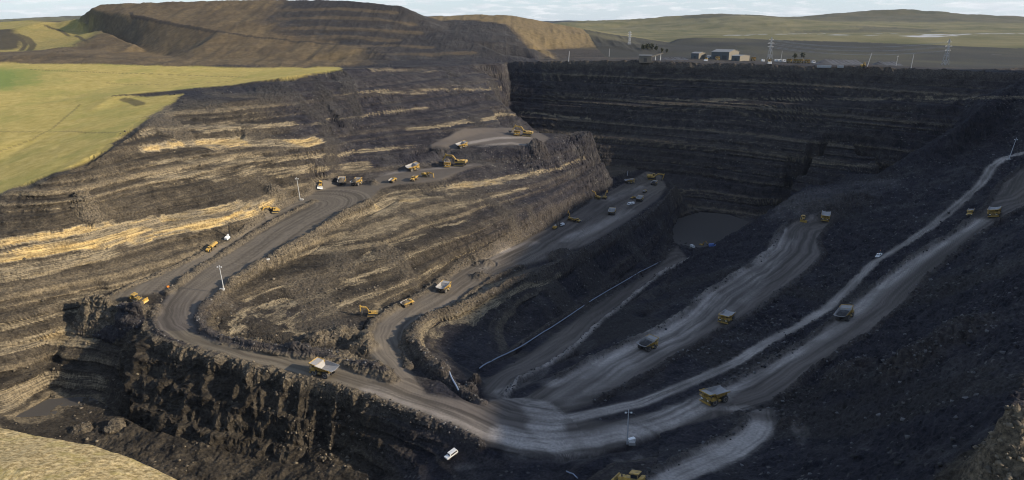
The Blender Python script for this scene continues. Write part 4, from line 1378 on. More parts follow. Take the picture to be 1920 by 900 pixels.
def haul_truck():
    t = empty('haul_truck')
    a = MB()
    for s in (-1, 1):
        a.box(-4.3, 4.3, s * 0.95 - 0.22, s * 0.95 + 0.22, 1.25, 1.95, DARK)
    a.box(-2.9, -1.7, -2.0, 2.0, 1.0, 1.7, DARK).box(2.3, 3.2, -2.1, 2.1, 1.1, 1.6, DARK)
    a.bar((-0.2, -2.5, 1.6), (1.3, -2.5, 1.6), 0.55, DYEL, 12).bar((-0.2, 2.5, 1.6), (1.2, 2.5, 1.6), 0.5, DYEL, 12)
    a.build('chassis', t)
    a = MB()
    a.box(3.1, 5.0, -1.15, 1.15, 1.5, 3.05, YEL).box(5.0, 5.1, -0.95, 0.95, 1.6, 2.9, DARK)
    for i in range(6):
        a.box(5.1, 5.16, -0.9, 0.9, 1.7 + i * 0.2, 1.78 + i * 0.2, DYEL)
    a.build('engine_hood', t)
    a = MB()
    a.box(2.0, 4.95, -2.95, 2.95, 3.06, 3.2, YEL)
    a.box(2.2, 4.3, -2.95, -2.2, 2.3, 3.06, YEL).box(2.2, 4.3, 2.2, 2.95, 2.3, 3.06, YEL)
    a.build('deck', t)
    a = MB()
    for y in (-2.9, -1.2, 1.2, 2.9):
        a.bar((4.9, y, 3.2), (4.9, y, 4.15), 0.035, YEL)
    a.bar((4.9, -2.9, 4.15), (4.9, 2.9, 4.15), 0.035, YEL).bar((4.9, -2.9, 3.7), (4.9, 2.9, 3.7), 0.03, YEL)
    a.build('handrail', t)
    a = MB()
    a.box(4.85, 5.35, -2.7, 2.7, 0.95, 1.45, YEL)
    a.build('bumper', t)
    a = MB()
    for s in (-0.3, 0.3):
        a.bar((5.45, 1.75 + s, 1.0), (5.0, 2.35 + s, 3.15), 0.05, YEL)
    for i in range(7):
        f = i / 6
        a.bar((5.45 - 0.45 * f, 1.45 + 0.6 * f, 1.1 + 2.0 * f), (5.45 - 0.45 * f, 2.05 + 0.6 * f, 1.1 + 2.0 * f), 0.04, YEL)
    a.build('ladder', t)
    for s in (-1, 1):
        a = MB(); a.bar((5.0, s * 1.75, 2.35), (5.14, s * 1.75, 2.35), 0.24, LIGHT, 10).bar((5.0, s * 1.3, 2.35), (5.12, s * 1.3, 2.35), 0.22, LIGHT, 10)
        a.build('headlight', t)
    a = MB()
    a.box(2.75, 4.25, 0.75, 2.45, 3.2, 4.65, YEL, 0.94, 0.92)
    c = a.build('cab', t)
    a = MB()
    a.box(4.2, 4.28, 0.9, 2.3, 3.75, 4.45, GLASS).box(2.95, 4.05, 2.37, 2.46, 3.8, 4.45, GLASS).box(2.95, 4.05, 0.72, 0.80, 3.8, 4.45, GLASS)
    a.build('window', c)
    a = MB()
    a.bar((4.6, 2.75, 3.2), (4.6, 2.85, 4.0), 0.04, DARK).box(4.5, 4.65, 2.6, 3.0, 3.9, 4.4, DARK)
    a.build('mirror', t)
    a = MB(); a.bar((3.0, -1.6, 3.2), (3.0, -1.6, 4.4), 0.16, DARK, 8); a.build('exhaust', t)
    a = MB(); a.box(3.3, 4.5, -2.4, -1.2, 3.2, 3.9, DYEL); a.build('air_cleaner', t)
    # dump body: V floor, flared sides, forward canopy
    a = MB()
    xs = [(-5.25, 3.35, 4.05, 2.75), (-2.0, 2.75, 4.35, 2.85), (1.3, 2.35, 4.6, 2.9), (2.35, 4.4, 4.62, 2.92)]   # x, floor z, side top z, half width at top
    sec = []
    for x, zf, zt, wt in xs:
        wb = wt - 0.45
        sec.append([(x, -wt, zt), (x, -wb, zf + 0.35), (x, 0, zf), (x, wb, zf + 0.35), (x, wt, zt)])
    vin = [p for s_ in sec for p in s_]
    fs = [(k * 5 + i, k * 5 + i + 1, (k + 1) * 5 + i + 1, (k + 1) * 5 + i) for k in range(3) for i in range(4)]
    a.add(vin, fs, TRAY)
    vout = [(x, y * 1.045, z - 0.14 if abs(y) < 2.7 else z) for x, y, z in vin]
    a.add(vout, fs, YEL)
    nI = len(vin)
    o0 = len(a.v) - 2 * nI
    rim = []
    for k in range(3):
        rim += [(k * 5, (k + 1) * 5, (k + 1) * 5 + nI, k * 5 + nI), (k * 5 + 4, (k + 1) * 5 + 4, (k + 1) * 5 + 4 + nI, k * 5 + 4 + nI)]
    rim += [(i, i + 1, i + 1 + nI, i + nI) for i in range(4)]
    a.f += [tuple(q + o0 for q in f) for f in rim]; a.m += [a.mi(TRAY)] * len(rim)
    for s in (-1, 1):
        for x in (-4.2, -2.9, -1.6, -0.3, 1.0):
            zt = 4.05 + (x + 5.25) * 0.083
            zf = 3.35 - (x + 5.25) * 0.17
            a.beam((x, s * 2.86, zf + 0.45), (x + 0.02, s * 2.94, zt - 0.05), 0.26, 0.2, YEL)
    for x in (-3.6, -1.2, 0.9):
        zf = 3.2 - (x + 5.25) * 0.165
        a.box(x - 0.15, x + 0.15, -2.3, 2.3, zf - 0.42, zf - 0.05, DYEL)
    a.build('dump_body', t)
    a = MB()
    a.add([(2.3, -2.92, 4.58), (2.3, 2.92, 4.58), (5.2, 2.8, 5.0), (5.2, -2.8, 5.0), (2.3, -2.92, 4.44), (2.3, 2.92, 4.44), (5.2, 2.8, 4.84), (5.2, -2.8, 4.84)],
          [(0, 1, 2, 3)], TRAY)
    a.add([(2.3, -2.92, 4.57), (2.3, 2.92, 4.57), (5.2, 2.8, 4.99), (5.2, -2.8, 4.99), (2.3, -2.92, 4.42), (2.3, 2.92, 4.42), (5.2, 2.8, 4.82), (5.2, -2.8, 4.82)],
          [(4, 5, 6, 7), (0, 1, 5, 4), (1, 2, 6, 5), (2, 3, 7, 6), (3, 0, 4, 7)], YEL)
    for s in (-1, 1):
        a.add([(2.3, s * 2.92, 4.58), (5.2, s * 2.8, 5.0), (5.15, s * 2.8, 5.25), (2.3, s * 2.92, 5.0), (2.3, s * 2.78, 4.58), (5.2, s * 2.66, 5.0), (5.15, s * 2.66, 5.25), (2.3, s * 2.78, 5.0)],
              [(0, 1, 2, 3), (7, 6, 5, 4), (0, 4, 5, 1), (1, 5, 6, 2), (2, 6, 7, 3), (3, 7, 4, 0)], YEL)
    a.box(5.12, 5.26, -2.8, 2.8, 4.84, 5.22, YEL)
    a.build('canopy', t)
    for s in (-1, 1):
        wheel(t, 2.75, s * 2.35, 1.5, 1.0)
        wheel(t, -2.25, s * 2.05, 1.5, 1.8)
    return t


def load_mesh(name, mat, x0, x1, hw, z0, h, seed):
    """heaped load"""
    rs = np.random.default_rng(seed)
    nx_, ny_ = 18, 14
    vs, fs = [], []
    for i in range(nx_):
        for j in range(ny_):
            u_, v_ = i / (nx_ - 1), j / (ny_ - 1)
            e = min(1, 4.2 * min(u_, 1 - u_)) * min(1, 4.2 * min(v_, 1 - v_))
            b = max(0.0, 1 - (2 * u_ - 0.9) ** 2 * 0.9) * max(0.0, 1 - (2 * v_ - 1) ** 2 * 0.8)
            vs.append((x0 + (x1 - x0) * u_, (2 * v_ - 1) * hw, z0 + (h * b + rs.normal() * 0.13) * e - (1 - min(1, e * 3)) * 0.9))
    for i in range(nx_ - 1):
        for j in range(ny_ - 1):
            fs.append((i * ny_ + j, (i + 1) * ny_ + j, (i + 1) * ny_ + j + 1, i * ny_ + j + 1))
    a = MB(); a.add(vs, fs, mat)
    return a.build(name)


def dump_truck():
    """six-wheeled articulated dump truck"""
    t = empty('articulated_dump_truck')
    a = MB()
    a.prism([(4.9, 1.2), (4.95, 2.0), (4.4, 2.35), (3.0, 2.5), (3.0, 1.2)], -1.0, 1.0, YEL)
    a.box(2.3, 4.7, -1.55, -1.0, 1.45, 1.95, YEL).box(2.3, 4.7, 1.0, 1.55, 1.45, 1.95, YEL)
    a.build('engine_hood', t)
    a = MB()
    a.box(4.93, 5.0, -0.8, 0.8, 1.25, 1.95, DARK)
    a.build('grille', t)
    a = MB(); a.box(1.7, 3.1, -0.85, 0.85, 1.5, 3.35, YEL, 0.92, 0.9); c = a.build('cab', t)
    a = MB(); a.box(3.0, 3.1, -0.7, 0.7, 2.5, 3.15, GLASS, 1, 1).box(1.9, 2.9, -0.87, -0.80, 2.4, 3.15, GLASS).box(1.9, 2.9, 0.80, 0.87, 2.4, 3.15, GLASS); a.build('window', c)
    a = MB(); a.box(-4.4, 2.2, -0.5, 0.5, 1.0, 1.5, DARK).box(0.6, 1.6, -0.9, 0.9, 1.1, 1.9, DARK); a.build('chassis', t)
    for s in (-1, 1):
        a = MB(); a.box(4.9, 5.0, s * 1.2 - 0.2, s * 1.2 + 0.2, 1.55, 1.8, LIGHT); a.build('headlight', t)
    a = MB()
    xs = [(-5.2, 2.35, 2.85, 1.6), (-3.4, 1.75, 3.05, 1.65), (0.4, 1.65, 3.15, 1.65), (1.35, 2.9, 3.2, 1.65)]
    sec = []
    for x, zf, zt, wt in xs:
        sec.append([(x, -wt, zt), (x, -wt + 0.35, zf), (x, wt - 0.35, zf), (x, wt, zt)])
    vin = [p for s_ in sec for p in s_]
    fs = [(k * 4 + i, k * 4 + i + 1, (k + 1) * 4 + i + 1, (k + 1) * 4 + i) for k in range(3) for i in range(3)]
    a.add(vin, fs, TRAY)
    a.add([(x, y * 1.06, z - (0.12 if abs(y) < 1.5 else 0)) for x, y, z in vin], fs, YEL)
    nI = len(vin); o0 = len(a.v) - 2 * nI
    rim = []
    for k in range(3):
        rim += [(k * 4, (k + 1) * 4, (k + 1) * 4 + nI, k * 4 + nI), (k * 4 + 3, (k + 1) * 4 + 3, (k + 1) * 4 + 3 + nI, k * 4 + 3 + nI)]
    a.f += [tuple(q + o0 for q in f) for f in rim]; a.m += [a.mi(YEL)] * len(rim)
    a.box(1.3, 1.5, -1.6, 1.6, 2.4, 3.45, YEL)
    a.build('dump_body', t)
    for x in (3.5, -1.3, -3.15):
        for s in (-1, 1):
            wheel(t, x, s * 1.3, 0.93, 0.75, YEL)
    return t


def excavator(sc=1.0, boom=45, stick=-60, bucketang=-20, name='excavator', swing=0.0):
    """hydraulic excavator about 33 t at sc 1; the arm reaches towards +x"""
    t = empty(name)
    tracks(t, 5.0, 2.6, 0.65, 1.0)
    a = MB()
    a.bar((0, 0, 0.6), (0, 0, 1.3), 0.9, DARK, 16).box(-1.0, 1.0, -1.0, 1.0, 0.5, 0.95, DARK)
    a.build('undercarriage', t)
    a = MB()
    a.box(-2.6, 1.3, -1.5, 1.5, 1.3, 1.6, DARK).box(-2.3, 0.2, -1.5, 1.5, 1.6, 2.55, YEL, 0.97, 0.97).box(0.2, 1.3, -1.5, -0.55, 1.6, 2.3, YEL)
    a.box(-1.9, -0.5, -1.1, 1.1, 2.55, 2.72, YEL).bar((-1.2, -0.9, 2.6), (-1.2, -0.9, 3.1), 0.1, DARK)
    a.build('upper_body', t)
    a = MB(); a.prism([(-2.4, 1.35), (-3.0, 1.5), (-3.2, 2.0), (-3.0, 2.6), (-2.3, 2.6)], -1.5, 1.5, DYEL); a.build('counterweight', t)
    a = MB(); a.box(0.15, 1.65, 0.55, 1.5, 1.6, 3.1, YEL, 0.94, 0.93); c = a.build('cab', t)
    a = MB(); a.box(1.60, 1.68, 0.65, 1.4, 1.9, 2.95, GLASS).box(0.35, 1.45, 1.45, 1.52, 2.15, 2.95, GLASS).box(0.35, 1.45, 0.52, 0.58, 2.15, 2.95, GLASS); a.build('window', c)
    p0 = Vector((1.0, -0.1, 1.9))
    b1 = R(boom); L1, L2, L3 = 3.3, 3.0, 3.0
    p1 = p0 + Vector((math.cos(b1 + 0.25), 0, math.sin(b1 + 0.25))) * L1
    p2 = p1 + Vector((math.cos(b1 - 0.5), 0, math.sin(b1 - 0.5))) * L2
    b2 = R(stick)
    p3 = p2 + Vector((math.cos(b2), 0, math.sin(b2))) * L3
    a = MB()
    a.beam(p0, p1, 0.55, 0.55, YEL, 0.8).beam(p1, p2, 0.55, 0.8, YEL, 0.45)
    a.bar(p0 + Vector((0.5, 0.35, -0.4)), p1 + Vector((-0.3, 0.35, -0.1)), 0.11, DARK).bar(p0 + Vector((0.5, -0.35, -0.4)), p1 + Vector((-0.3, -0.35, -0.1)), 0.11, DARK)
    a.build('boom', t)
    a = MB()
    ext = (p2 - p3).normalized()
    a.beam(p2 + ext * 0.7, p3, 0.42, 0.6, YEL, 0.32).bar(p1 + Vector((0.2, 0, 0.6)), p2 + ext * 0.7, 0.1, DARK)
    a.build('stick', t)
    a = MB()
    ba = R(stick + bucketang)
    prof = [(0, 0.25), (0.25, 0.75), (0.9, 0.95), (1.45, 0.55), (1.6, -0.1), (1.45, -0.1), (0.5, 0.05)]
    pr = []
    for x, z in prof:
        pr.append((p3.x + x * math.cos(ba) + z * math.sin(ba), p3.z + x * math.sin(ba) - z * math.cos(ba)))
    a.prism(pr, -0.75, 0.75, DARK)
    a.build('bucket', t)
    t.scale = (sc, sc, sc)
    return t


def bulldozer():
    t = empty('bulldozer')
    tracks(t, 5.0, 2.7, 0.72, 1.55)
    a = MB()
    a.box(0.3, 2.9, -0.85, 0.85, 1.2, 2.45, YEL, 0.95, 1.0).box(-2.1, 0.4, -1.0, 1.0, 1.1, 2.0, YEL)
    a.box(2.9, 3.0, -0.8, 0.8, 1.3, 2.3, DARK)
    a.build('engine_hood', t)
    a = MB(); a.bar((1.6, -0.5, 2.4), (1.6, -0.5, 3.3), 0.12, DARK, 8).bar((2.1, 0.5, 2.4), (2.1, 0.5, 2.9), 0.16, DARK, 8); a.build('exhaust', t)
    a = MB(); a.box(-1.5, 0.2, -0.85, 0.85, 2.0, 3.45, DYEL, 0.93, 0.9); c = a.build('cab', t)
    a = MB(); a.box(0.14, 0.24, -0.7, 0.7, 2.5, 3.3, GLASS, 0.95, 1, -0.04).box(-1.3, 0.05, -0.86, -0.80, 2.5, 3.25, GLASS).box(-1.3, 0.05, 0.80, 0.86, 2.5, 3.25, GLASS).box(-1.5, -1.42, -0.7, 0.7, 2.5, 3.25, GLASS); a.build('window', c)
    a = MB(); a.box(-1.7, 0.35, -1.0, 1.0, 3.45, 3.6, YEL); a.build('cab_roof', t)
    a = MB(); a.box(-2.3, -1.5, -1.55, -0.95, 1.65, 2.6, YEL).box(-2.3, -1.5, 0.95, 1.55, 1.65, 2.6, YEL).box(-2.5, -1.6, -1.0, 1.0, 1.9, 2.7, YEL); a.build('fuel_tank', t)
    a = MB()
    for s in (-1, 1):
        a.beam((-0.3, s * 1.85, 0.85), (3.5, s * 1.85, 0.7), 0.28, 0.4, YEL)
        a.bar((2.6, s * 0.6, 2.1), (3.6, s * 0.6, 1.2), 0.13, DARK)
    a.build('push_arm', t)
    a = MB()
    a.prism([(3.55, 0.05), (3.95, 0.05), (3.72, 0.6), (3.72, 1.2), (4.0, 1.95), (3.75, 2.0), (3.45, 1.3), (3.45, 0.6)], -2.5, 2.5, YEL)
    a.build('blade', t)
    a = MB()
    a.box(-3.6, -2.5, -1.1, 1.1, 1.3, 1.75, YEL).beam((-3.5, 0, 1.8), (-3.7, 0, 0.2), 0.3, 0.45, YEL).bar((-2.4, 0.7, 2.3), (-3.3, 0.7, 1.7), 0.13, DARK).bar((-2.4, -0.7, 2.3), (-3.3, -0.7, 1.7), 0.13, DARK)
    a.build('ripper', t)
    return t


def drill_rig(body, mastmat):
    t = empty('drill_rig')
    tracks(t, 4.6, 2.6, 0.55, 0.95, DARK)
    a = MB(); a.box(-2.8, 1.2, -1.3, 1.3, 1.0, 2.4, body, 0.97, 0.98).box(-2.4, -0.4, -1.1, 1.1, 2.4, 2.8, body).box(1.2, 2.2, -0.6, 0.6, 0.9, 1.4, DARK)
    a.build('engine_housing', t)
    a = MB(); a.box(1.2, 2.5, 0.2, 1.35, 1.1, 2.9, WHITE, 0.95, 0.93); c = a.build('cab', t)
    a = MB(); a.box(2.45, 2.53, 0.3, 1.25, 1.7, 2.75, GLASS).box(1.4, 2.3, 1.3, 1.37, 1.8, 2.75, GLASS); a.build('window', c)
    a = MB()
    for y in (-0.75, -0.2):
        for x in (2.3, 2.75):
            a.bar((x, y, 0.4), (x - 0.9, y, 11.2), 0.09, mastmat)
    for i in range(12):
        z = 0.8 + i * 0.9
        x = 2.3 - 0.9 * (z - 0.4) / 10.8
        a.bar((x, -0.75, z), (x + 0.45, -0.2, z + 0.45), 0.05, mastmat).bar((x, -0.2, z + 0.45), (x + 0.45, -0.75, z + 0.9), 0.05, mastmat)
    a.box(1.3, 1.95, -0.8, -0.15, 10.8, 11.4, mastmat)
    a.build('mast', t)
    a = MB(); a.bar((2.5, -0.47, 0.1), (1.65, -0.47, 10.8), 0.13, DARK, 8); a.build('drill_rod', t)
    return t


def bowser():
    """articulated tractor pulling a cylindrical tank"""
    t = empty('water_bowser')
    a = MB(); a.prism([(5.0, 1.0), (5.05, 1.9), (4.6, 2.2), (3.1, 2.35), (3.1, 1.0)], -0.95, 0.95, YEL); a.build('engine_hood', t)
    a = MB(); a.box(1.9, 3.2, -0.8, 0.8, 1.4, 3.1, YEL, 0.92, 0.9); c = a.build('cab', t)
    a = MB(); a.box(3.1, 3.17, -0.65, 0.65, 2.3, 2.95, GLASS).box(2.1, 3.0, -0.82, -0.75, 2.2, 2.95, GLASS).box(2.1, 3.0, 0.75, 0.82, 2.2, 2.95, GLASS); a.build('window', c)
    a = MB(); a.box(-4.6, 2.4, -0.5, 0.5, 0.9, 1.3, DARK); a.build('chassis', t)
    a = MB()
    n = 14
    prof = []
    for x0, x1, k in ((-4.9, -4.75, 0.8), (-4.75, 0.9, 1.0), (0.9, 1.05, 0.8)):
        pass
    vs = []
    for x, k in ((-4.95, 0.72), (-4.75, 1.0), (0.9, 1.0), (1.1, 0.72)):
        for i in range(n):
            th_ = 2 * math.pi * i / n
            vs.append((x, 1.35 * k * math.cos(th_), 2.15 + 0.95 * k * math.sin(th_)))
    fs = [(k * n + i, k * n + (i + 1) % n, (k + 1) * n + (i + 1) % n, (k + 1) * n + i) for k in range(3) for i in range(n)] + [tuple(range(n)), tuple(range(3 * n, 4 * n))]
    a.add(vs, fs, YEL); a.box(-4.0, 0.2, -0.5, 0.5, 3.08, 3.2, DYEL)
    a.build('tank', t)
    a = MB(); a.box(-5.3, -4.9, -1.1, 1.1, 1.0, 1.6, DARK).bar((-5.2, -1.2, 0.9), (-5.2, 1.2, 0.9), 0.1, GALV); a.build('spray_bar', t)
    for x in (3.6, 1.2, -3.3):
        for s in (-1, 1):
            wheel(t, x, s * 1.25, 0.95, 0.7, YEL)
    return t


def wheel_loader():
    t = empty('wheel_loader')
    a = MB(); a.box(-3.4, -0.6, -1.0, 1.0, 1.2, 2.3, YEL, 0.92).box(-0.8, 1.6, -0.7, 0.7, 1.0, 1.7, YEL); a.build('engine_housing', t)
    a = MB(); a.box(-0.7, 0.8, -0.75, 0.75, 1.7, 3.4, YEL, 0.94, 0.92); c = a.build('cab', t)
    a = MB(); a.box(0.72, 0.82, -0.6, 0.6, 2.2, 3.2, GLASS).box(-0.5, 0.6, -0.78, -0.71, 2.3, 3.2, GLASS).box(-0.5, 0.6, 0.71, 0.78, 2.3, 3.2, GLASS); a.build('window', c)
    a = MB()
    for s in (-1, 1):
        a.beam((0.9, s * 0.75, 1.9), (3.0, s * 0.75, 0.8), 0.25, 0.4, YEL)
    a.build('lift_arm', t)
    a = MB(); a.prism([(2.8, 0.1), (4.1, 0.05), (4.15, 0.15), (3.1, 0.35), (3.0, 1.1), (3.6, 1.5), (3.5, 1.6), (2.8, 1.2)], -1.6, 1.6, WHITE); a.build('bucket', t)
    for x in (1.6, -1.9):
        for s in (-1, 1):
            wheel(t, x, s * 1.15, 0.85, 0.65, YEL)
    return t


def off_roader(body, name='off_road_car', pickup=False, beacon=False):
    t = empty(name)
    a = MB()
    a.box(-2.3, 2.35, -0.93, 0.93, 0.45, 0.75, DARK)
    a.box(-2.35, 2.4, -0.95, 0.95, 0.7, 1.18, body, 0.97, 0.99)
    if pickup:
        a.box(-0.9, 1.0, -0.85, 0.85, 1.18, 1.85, body, 0.86, 0.72)
        a.box(-2.3, -2.22, -0.9, 0.9, 1.18, 1.4, body).box(-2.3, -0.95, -0.93, -0.86, 1.18, 1.4, body).box(-2.3, -0.95, 0.86, 0.93, 1.18, 1.4, body)
    else:
        a.box(-2.3, 1.05, -0.9, 0.9, 1.18, 1.9, body, 0.88, 0.88)
    o = a.build('body', t)
    a = MB()
    xb = -0.7 if pickup else -2.05
    for s in (-1, 1):
        a.add([(xb, s * 0.895, 1.25), (0.75, s * 0.895, 1.25), (0.62, s * 0.825, 1.75), (xb + 0.1, s * 0.825, 1.75)], [(0, 1, 2, 3)], GLASS)
    xr, xrt = (1.0, 0.7) if pickup else (1.06, 0.86)
    a.add([(xr, -0.75, 1.22), (xr, 0.75, 1.22), (xrt + 0.05, 0.7, 1.8), (xrt + 0.05, -0.7, 1.8)], [(0, 1, 2, 3)], GLASS)
    if not pickup:
        a.add([(-2.31, -0.7, 1.25), (-2.31, 0.7, 1.25), (-2.14, 0.65, 1.78), (-2.14, -0.65, 1.78)], [(0, 1, 2, 3)], GLASS)
    a.build('window', t)
    for s in (-1, 1):
        a = MB(); a.box(2.36, 2.43, s * 0.68 - 0.14, s * 0.68 + 0.14, 0.82, 1.02, LIGHT); a.build('headlight', t)
    for x in (1.5, -1.45):
        for s in (-1, 1):
            wheel(t, x, s * 0.82, 0.38, 0.26)
    if beacon:
        a = MB(); a.bar((0.0, 0, 1.85), (0.0, 0, 2.15), 0.14, ORANGE, 8).bar((-1.0, 0.5, 1.2), (-1.0, 0.5, 3.4), 0.03, GALV).box(-1.15, -1.0, 0.5, 0.8, 3.1, 3.4, ORANGE); a.build('beacon', t)
    return t


def van(body):
    t = empty('van')
    a = MB()
    a.prism([(-2.6, 0.45), (2.55, 0.45), (2.6, 1.05), (1.9, 1.25), (1.35, 2.2), (1.1, 2.3), (-2.6, 2.3)], -0.98, 0.98, body)
    a.build('body', t)
    a = MB()
    a.add([(1.92, -0.8, 1.28), (1.92, 0.8, 1.28), (1.42, 0.75, 2.12), (1.42, -0.75, 2.12)], [(0, 1, 2, 3)], GLASS)
    for s in (-1, 1):
        a.add([(0.5, s * 0.995, 1.35), (1.75, s * 0.995, 1.35), (1.3, s * 0.995, 2.05), (0.5, s * 0.995, 2.05)], [(0, 1, 2, 3)], GLASS)
    a.build('window', t)
    for x in (1.7, -1.6):
        for s in (-1, 1):
            wheel(t, x, s * 0.85, 0.36, 0.24)
    return t


# ------------------------------------------------------------------ placing things
PLACED = []


def ground_z(x, y):
    return float(base_h(np.array([x]), np.array([y]))[0])


def put(o, px, py, hx, hy, span=3.0, wd=2.0, tilt=True, dz=0.0):
    """stand a thing on the ground where the sight line of (px, py) meets it, heading along image direction (hx, hy)"""
    p = cast(px, py)
    s = 6.0 / math.hypot(hx, hy)
    D = np.linalg.norm(p - np.array([0, 0, HC]))
    a = Wd_plane(px + hx * s, py + hy * s, p[2]) - Wd_plane(px - hx * s, py - hy * s, p[2])
    f = Vector((a[0], a[1], 0)).normalized()
    r = Vector((f.y, -f.x, 0))
    k = o.scale.x
    def gz(u_, v_):
        q = Vector((p[0], p[1], 0)) + f * u_ + r * v_
        return ground_z(q.x, q.y)
    zf = (gz(span, 0) - gz(-span, 0)) / (2 * span); zr = (gz(0, wd) - gz(0, -wd)) / (2 * wd)
    lim = 0.22
    zf = max(-lim, min(lim, zf)); zr = max(-lim, min(lim, zr))
    if not tilt:
        zf = zr = 0
    fx = Vector((f.x, f.y, zf)).normalized()
    up = fx.cross(Vector((r.x, r.y, zr)).normalized())
    if up.z < 0:
        up = -up
    ly = up.cross(fx)
    M = Matrix((fx, ly, up)).transposed().to_4x4()
    zc = np.mean([gz(span * .8, wd), gz(span * .8, -wd), gz(-span * .8, wd), gz(-span * .8, -wd), gz(0, 0)])
    M.translation = Vector((p[0], p[1], zc + dz))
    o.matrix_world = M @ Matrix.Scale(k, 4)
    o.location = M.translation
    o.rotation_euler = M.to_euler()
    o.scale = (k, k, k)
    PLACED.append((p[0], p[1], span * 1.6 * max(1, k)))
    return o


def Wd_plane(px, py, z):
    c = coef(py)
    D = (HC - z) / max(c, 0.02)
    return np.array(Wd(px, py, D))

# ------------------------------------------------------------------ vehicles in the pit
protos = {}


def make(kind):
    f = {'truck': haul_truck, 'adt': dump_truck, 'dozer': bulldozer, 'loader': wheel_loader, 'bowser': bowser,
         'exc_left': lambda: excavator(1.0, 40, -95, -20), 'exc_low': lambda: excavator(1.0, 12, -80, 0), 'exc_up': lambda: excavator(1.0, 62, -50, -30),
         'exc_big': lambda: excavator(1.0, 32, -60, 55, 'face_shovel'), 'exc_big_b': lambda: excavator(1.0, 22, -100, -10, 'face_shovel'),
         'rig_white': lambda: drill_rig(WHITE, DARK), 'rig_yellow': lambda: drill_rig(YEL, DARK),
         'suv': lambda: off_roader(WHITE), 'pickup': lambda: off_roader(WHITE, 'pickup_truck', True, True), 'van': lambda: van(WHITE), 'van_blue': lambda: van(BLUE)}[kind]
    if kind not in protos:
        protos[kind] = f()
        return protos[kind]
    return copy_tree(protos[kind])


CATS = {'truck': 'dump truck', 'adt': 'dump truck', 'dozer': 'bulldozer', 'loader': 'wheel loader', 'bowser': 'water truck', 'suv': 'car', 'pickup': 'pickup', 'van': 'van', 'van_blue': 'van'}
for kind, px, py, hx, hy, scl, load, label, group in VEH:
    o = make(kind)
    o.scale = (scl, scl, scl)
    big = kind == 'truck'
    put(o, px, py, hx, hy, 3.0 if big else 2.2, 2.0 if big else 1.2)
    cat = CATS.get(kind, 'excavator' if kind.startswith('exc') else 'drill rig')
    tag(o, label, cat, group)
    if load:
        mt = COALM if load == 'coal' else SPOIL
        h_ = 1.0 if load == 'coal' else 2.1
        if kind == 'truck':
            lo = load_mesh('load_of_rock' if load != 'coal' else 'load_of_coal', mt, -4.7, 2.3, 2.55, 3.75, h_, int(px))
        else:
            lo = load_mesh('load_of_rock' if load != 'coal' else 'load_of_coal', mt, -4.6, 1.2, 1.45, 2.6, 0.9, int(px))
        lo.matrix_world = o.matrix_world
        lo.location = o.location; lo.rotation_euler = o.rotation_euler; lo.scale = o.scale
        tag(lo, load_labels[(px, py)], 'load')

# ------------------------------------------------------------------ lighting masts on concrete blocks
def mast(px, py, top_px, top_py, label, group, block=True, arms=True, w=1.0, bx=0.0):
    p = cast(px, py)
    D = np.linalg.norm(p - np.array([0, 0, HC])) * math.cos(math.atan(math.hypot(px - 960, py - 450) / FP))
    h = (py - top_py) / FP * D * 1.03
    t = empty('lighting_mast')
    lean = (top_px - px) / FP * D
    a = MB(); a.bar((0, 0, 0.0), (lean, 0, h), 0.26 * w, GALV, 8, 0.15 * w); a.build('pole', t)
    if arms:
        a = MB(); a.bar((lean * .9 - 1.1, 0, h * 0.93), (lean * .9 + 1.1, 0, h * 0.93), 0.09, GALV); a.build('cross_arm', t)
        for s in (-1, 1):
            a = MB(); a.box(lean * .9 + s * 1.0 - 0.3, lean * .9 + s * 1.0 + 0.3, -0.3, 0.1, h * 0.93 - 0.35, h * 0.93 + 0.1, WHITE); a.build('lamp', t)
    if block:
        a = MB(); a.box(bx - 1.2, bx + 1.2, -0.9, 0.9, 0, 1.1, CONC, 0.92, 0.95); a.build('concrete_base', t)
    t.location = (p[0], p[1], ground_z(p[0], p[1]) - 0.15)
    tag(t, label, 'lighting mast', group)
    return t


MG = 'lighting masts around the pit'
mast(420, 544, 417, 495, 'white lighting mast on the bend of the left haul road', MG, bx=-1.0)
mast(563, 375, 560, 332, 'white lighting mast at the top of the left ramp above the digging excavator', MG, bx=1.0)
mast(1176, 832, 1175, 761, 'tall white lighting mast at the bottom junction beside the wide road', MG, bx=1.6)
mast(1891, 300, 1897, 259, 'white lighting mast on the round island at the top of the right road', MG)
mast(1066, 117, 1067, 97, 'short white lighting mast on the rim left of the plant yard', MG, block=False, arms=False, w=1.6)
mast(1176, 329, 1177, 320, 'small white mast behind the trucks on the far end of the middle bench', MG, block=False, arms=False, w=1.3)
mast(1142, 106, 1142, 92, 'slim white mast in front of the dark coal heap', MG, block=False, arms=False, w=1.2)
mast(1626, 125, 1631, 101, 'leaning white mast beside the yellow crane on the rim', MG, block=False, arms=False, w=1.3)
mast(1680, 123, 1681, 105, 'upright white mast on the rim right of the leaning one', MG, block=False, arms=True, w=1.2)
mast(1708, 128, 1709, 103, 'tall thin mast on the rim left of the big pylon', MG, block=False, arms=False, w=1.2)
mast(1464, 112, 1465, 96, 'thin pole behind the white vans in the plant yard', MG, block=False, arms=False, w=1.0)

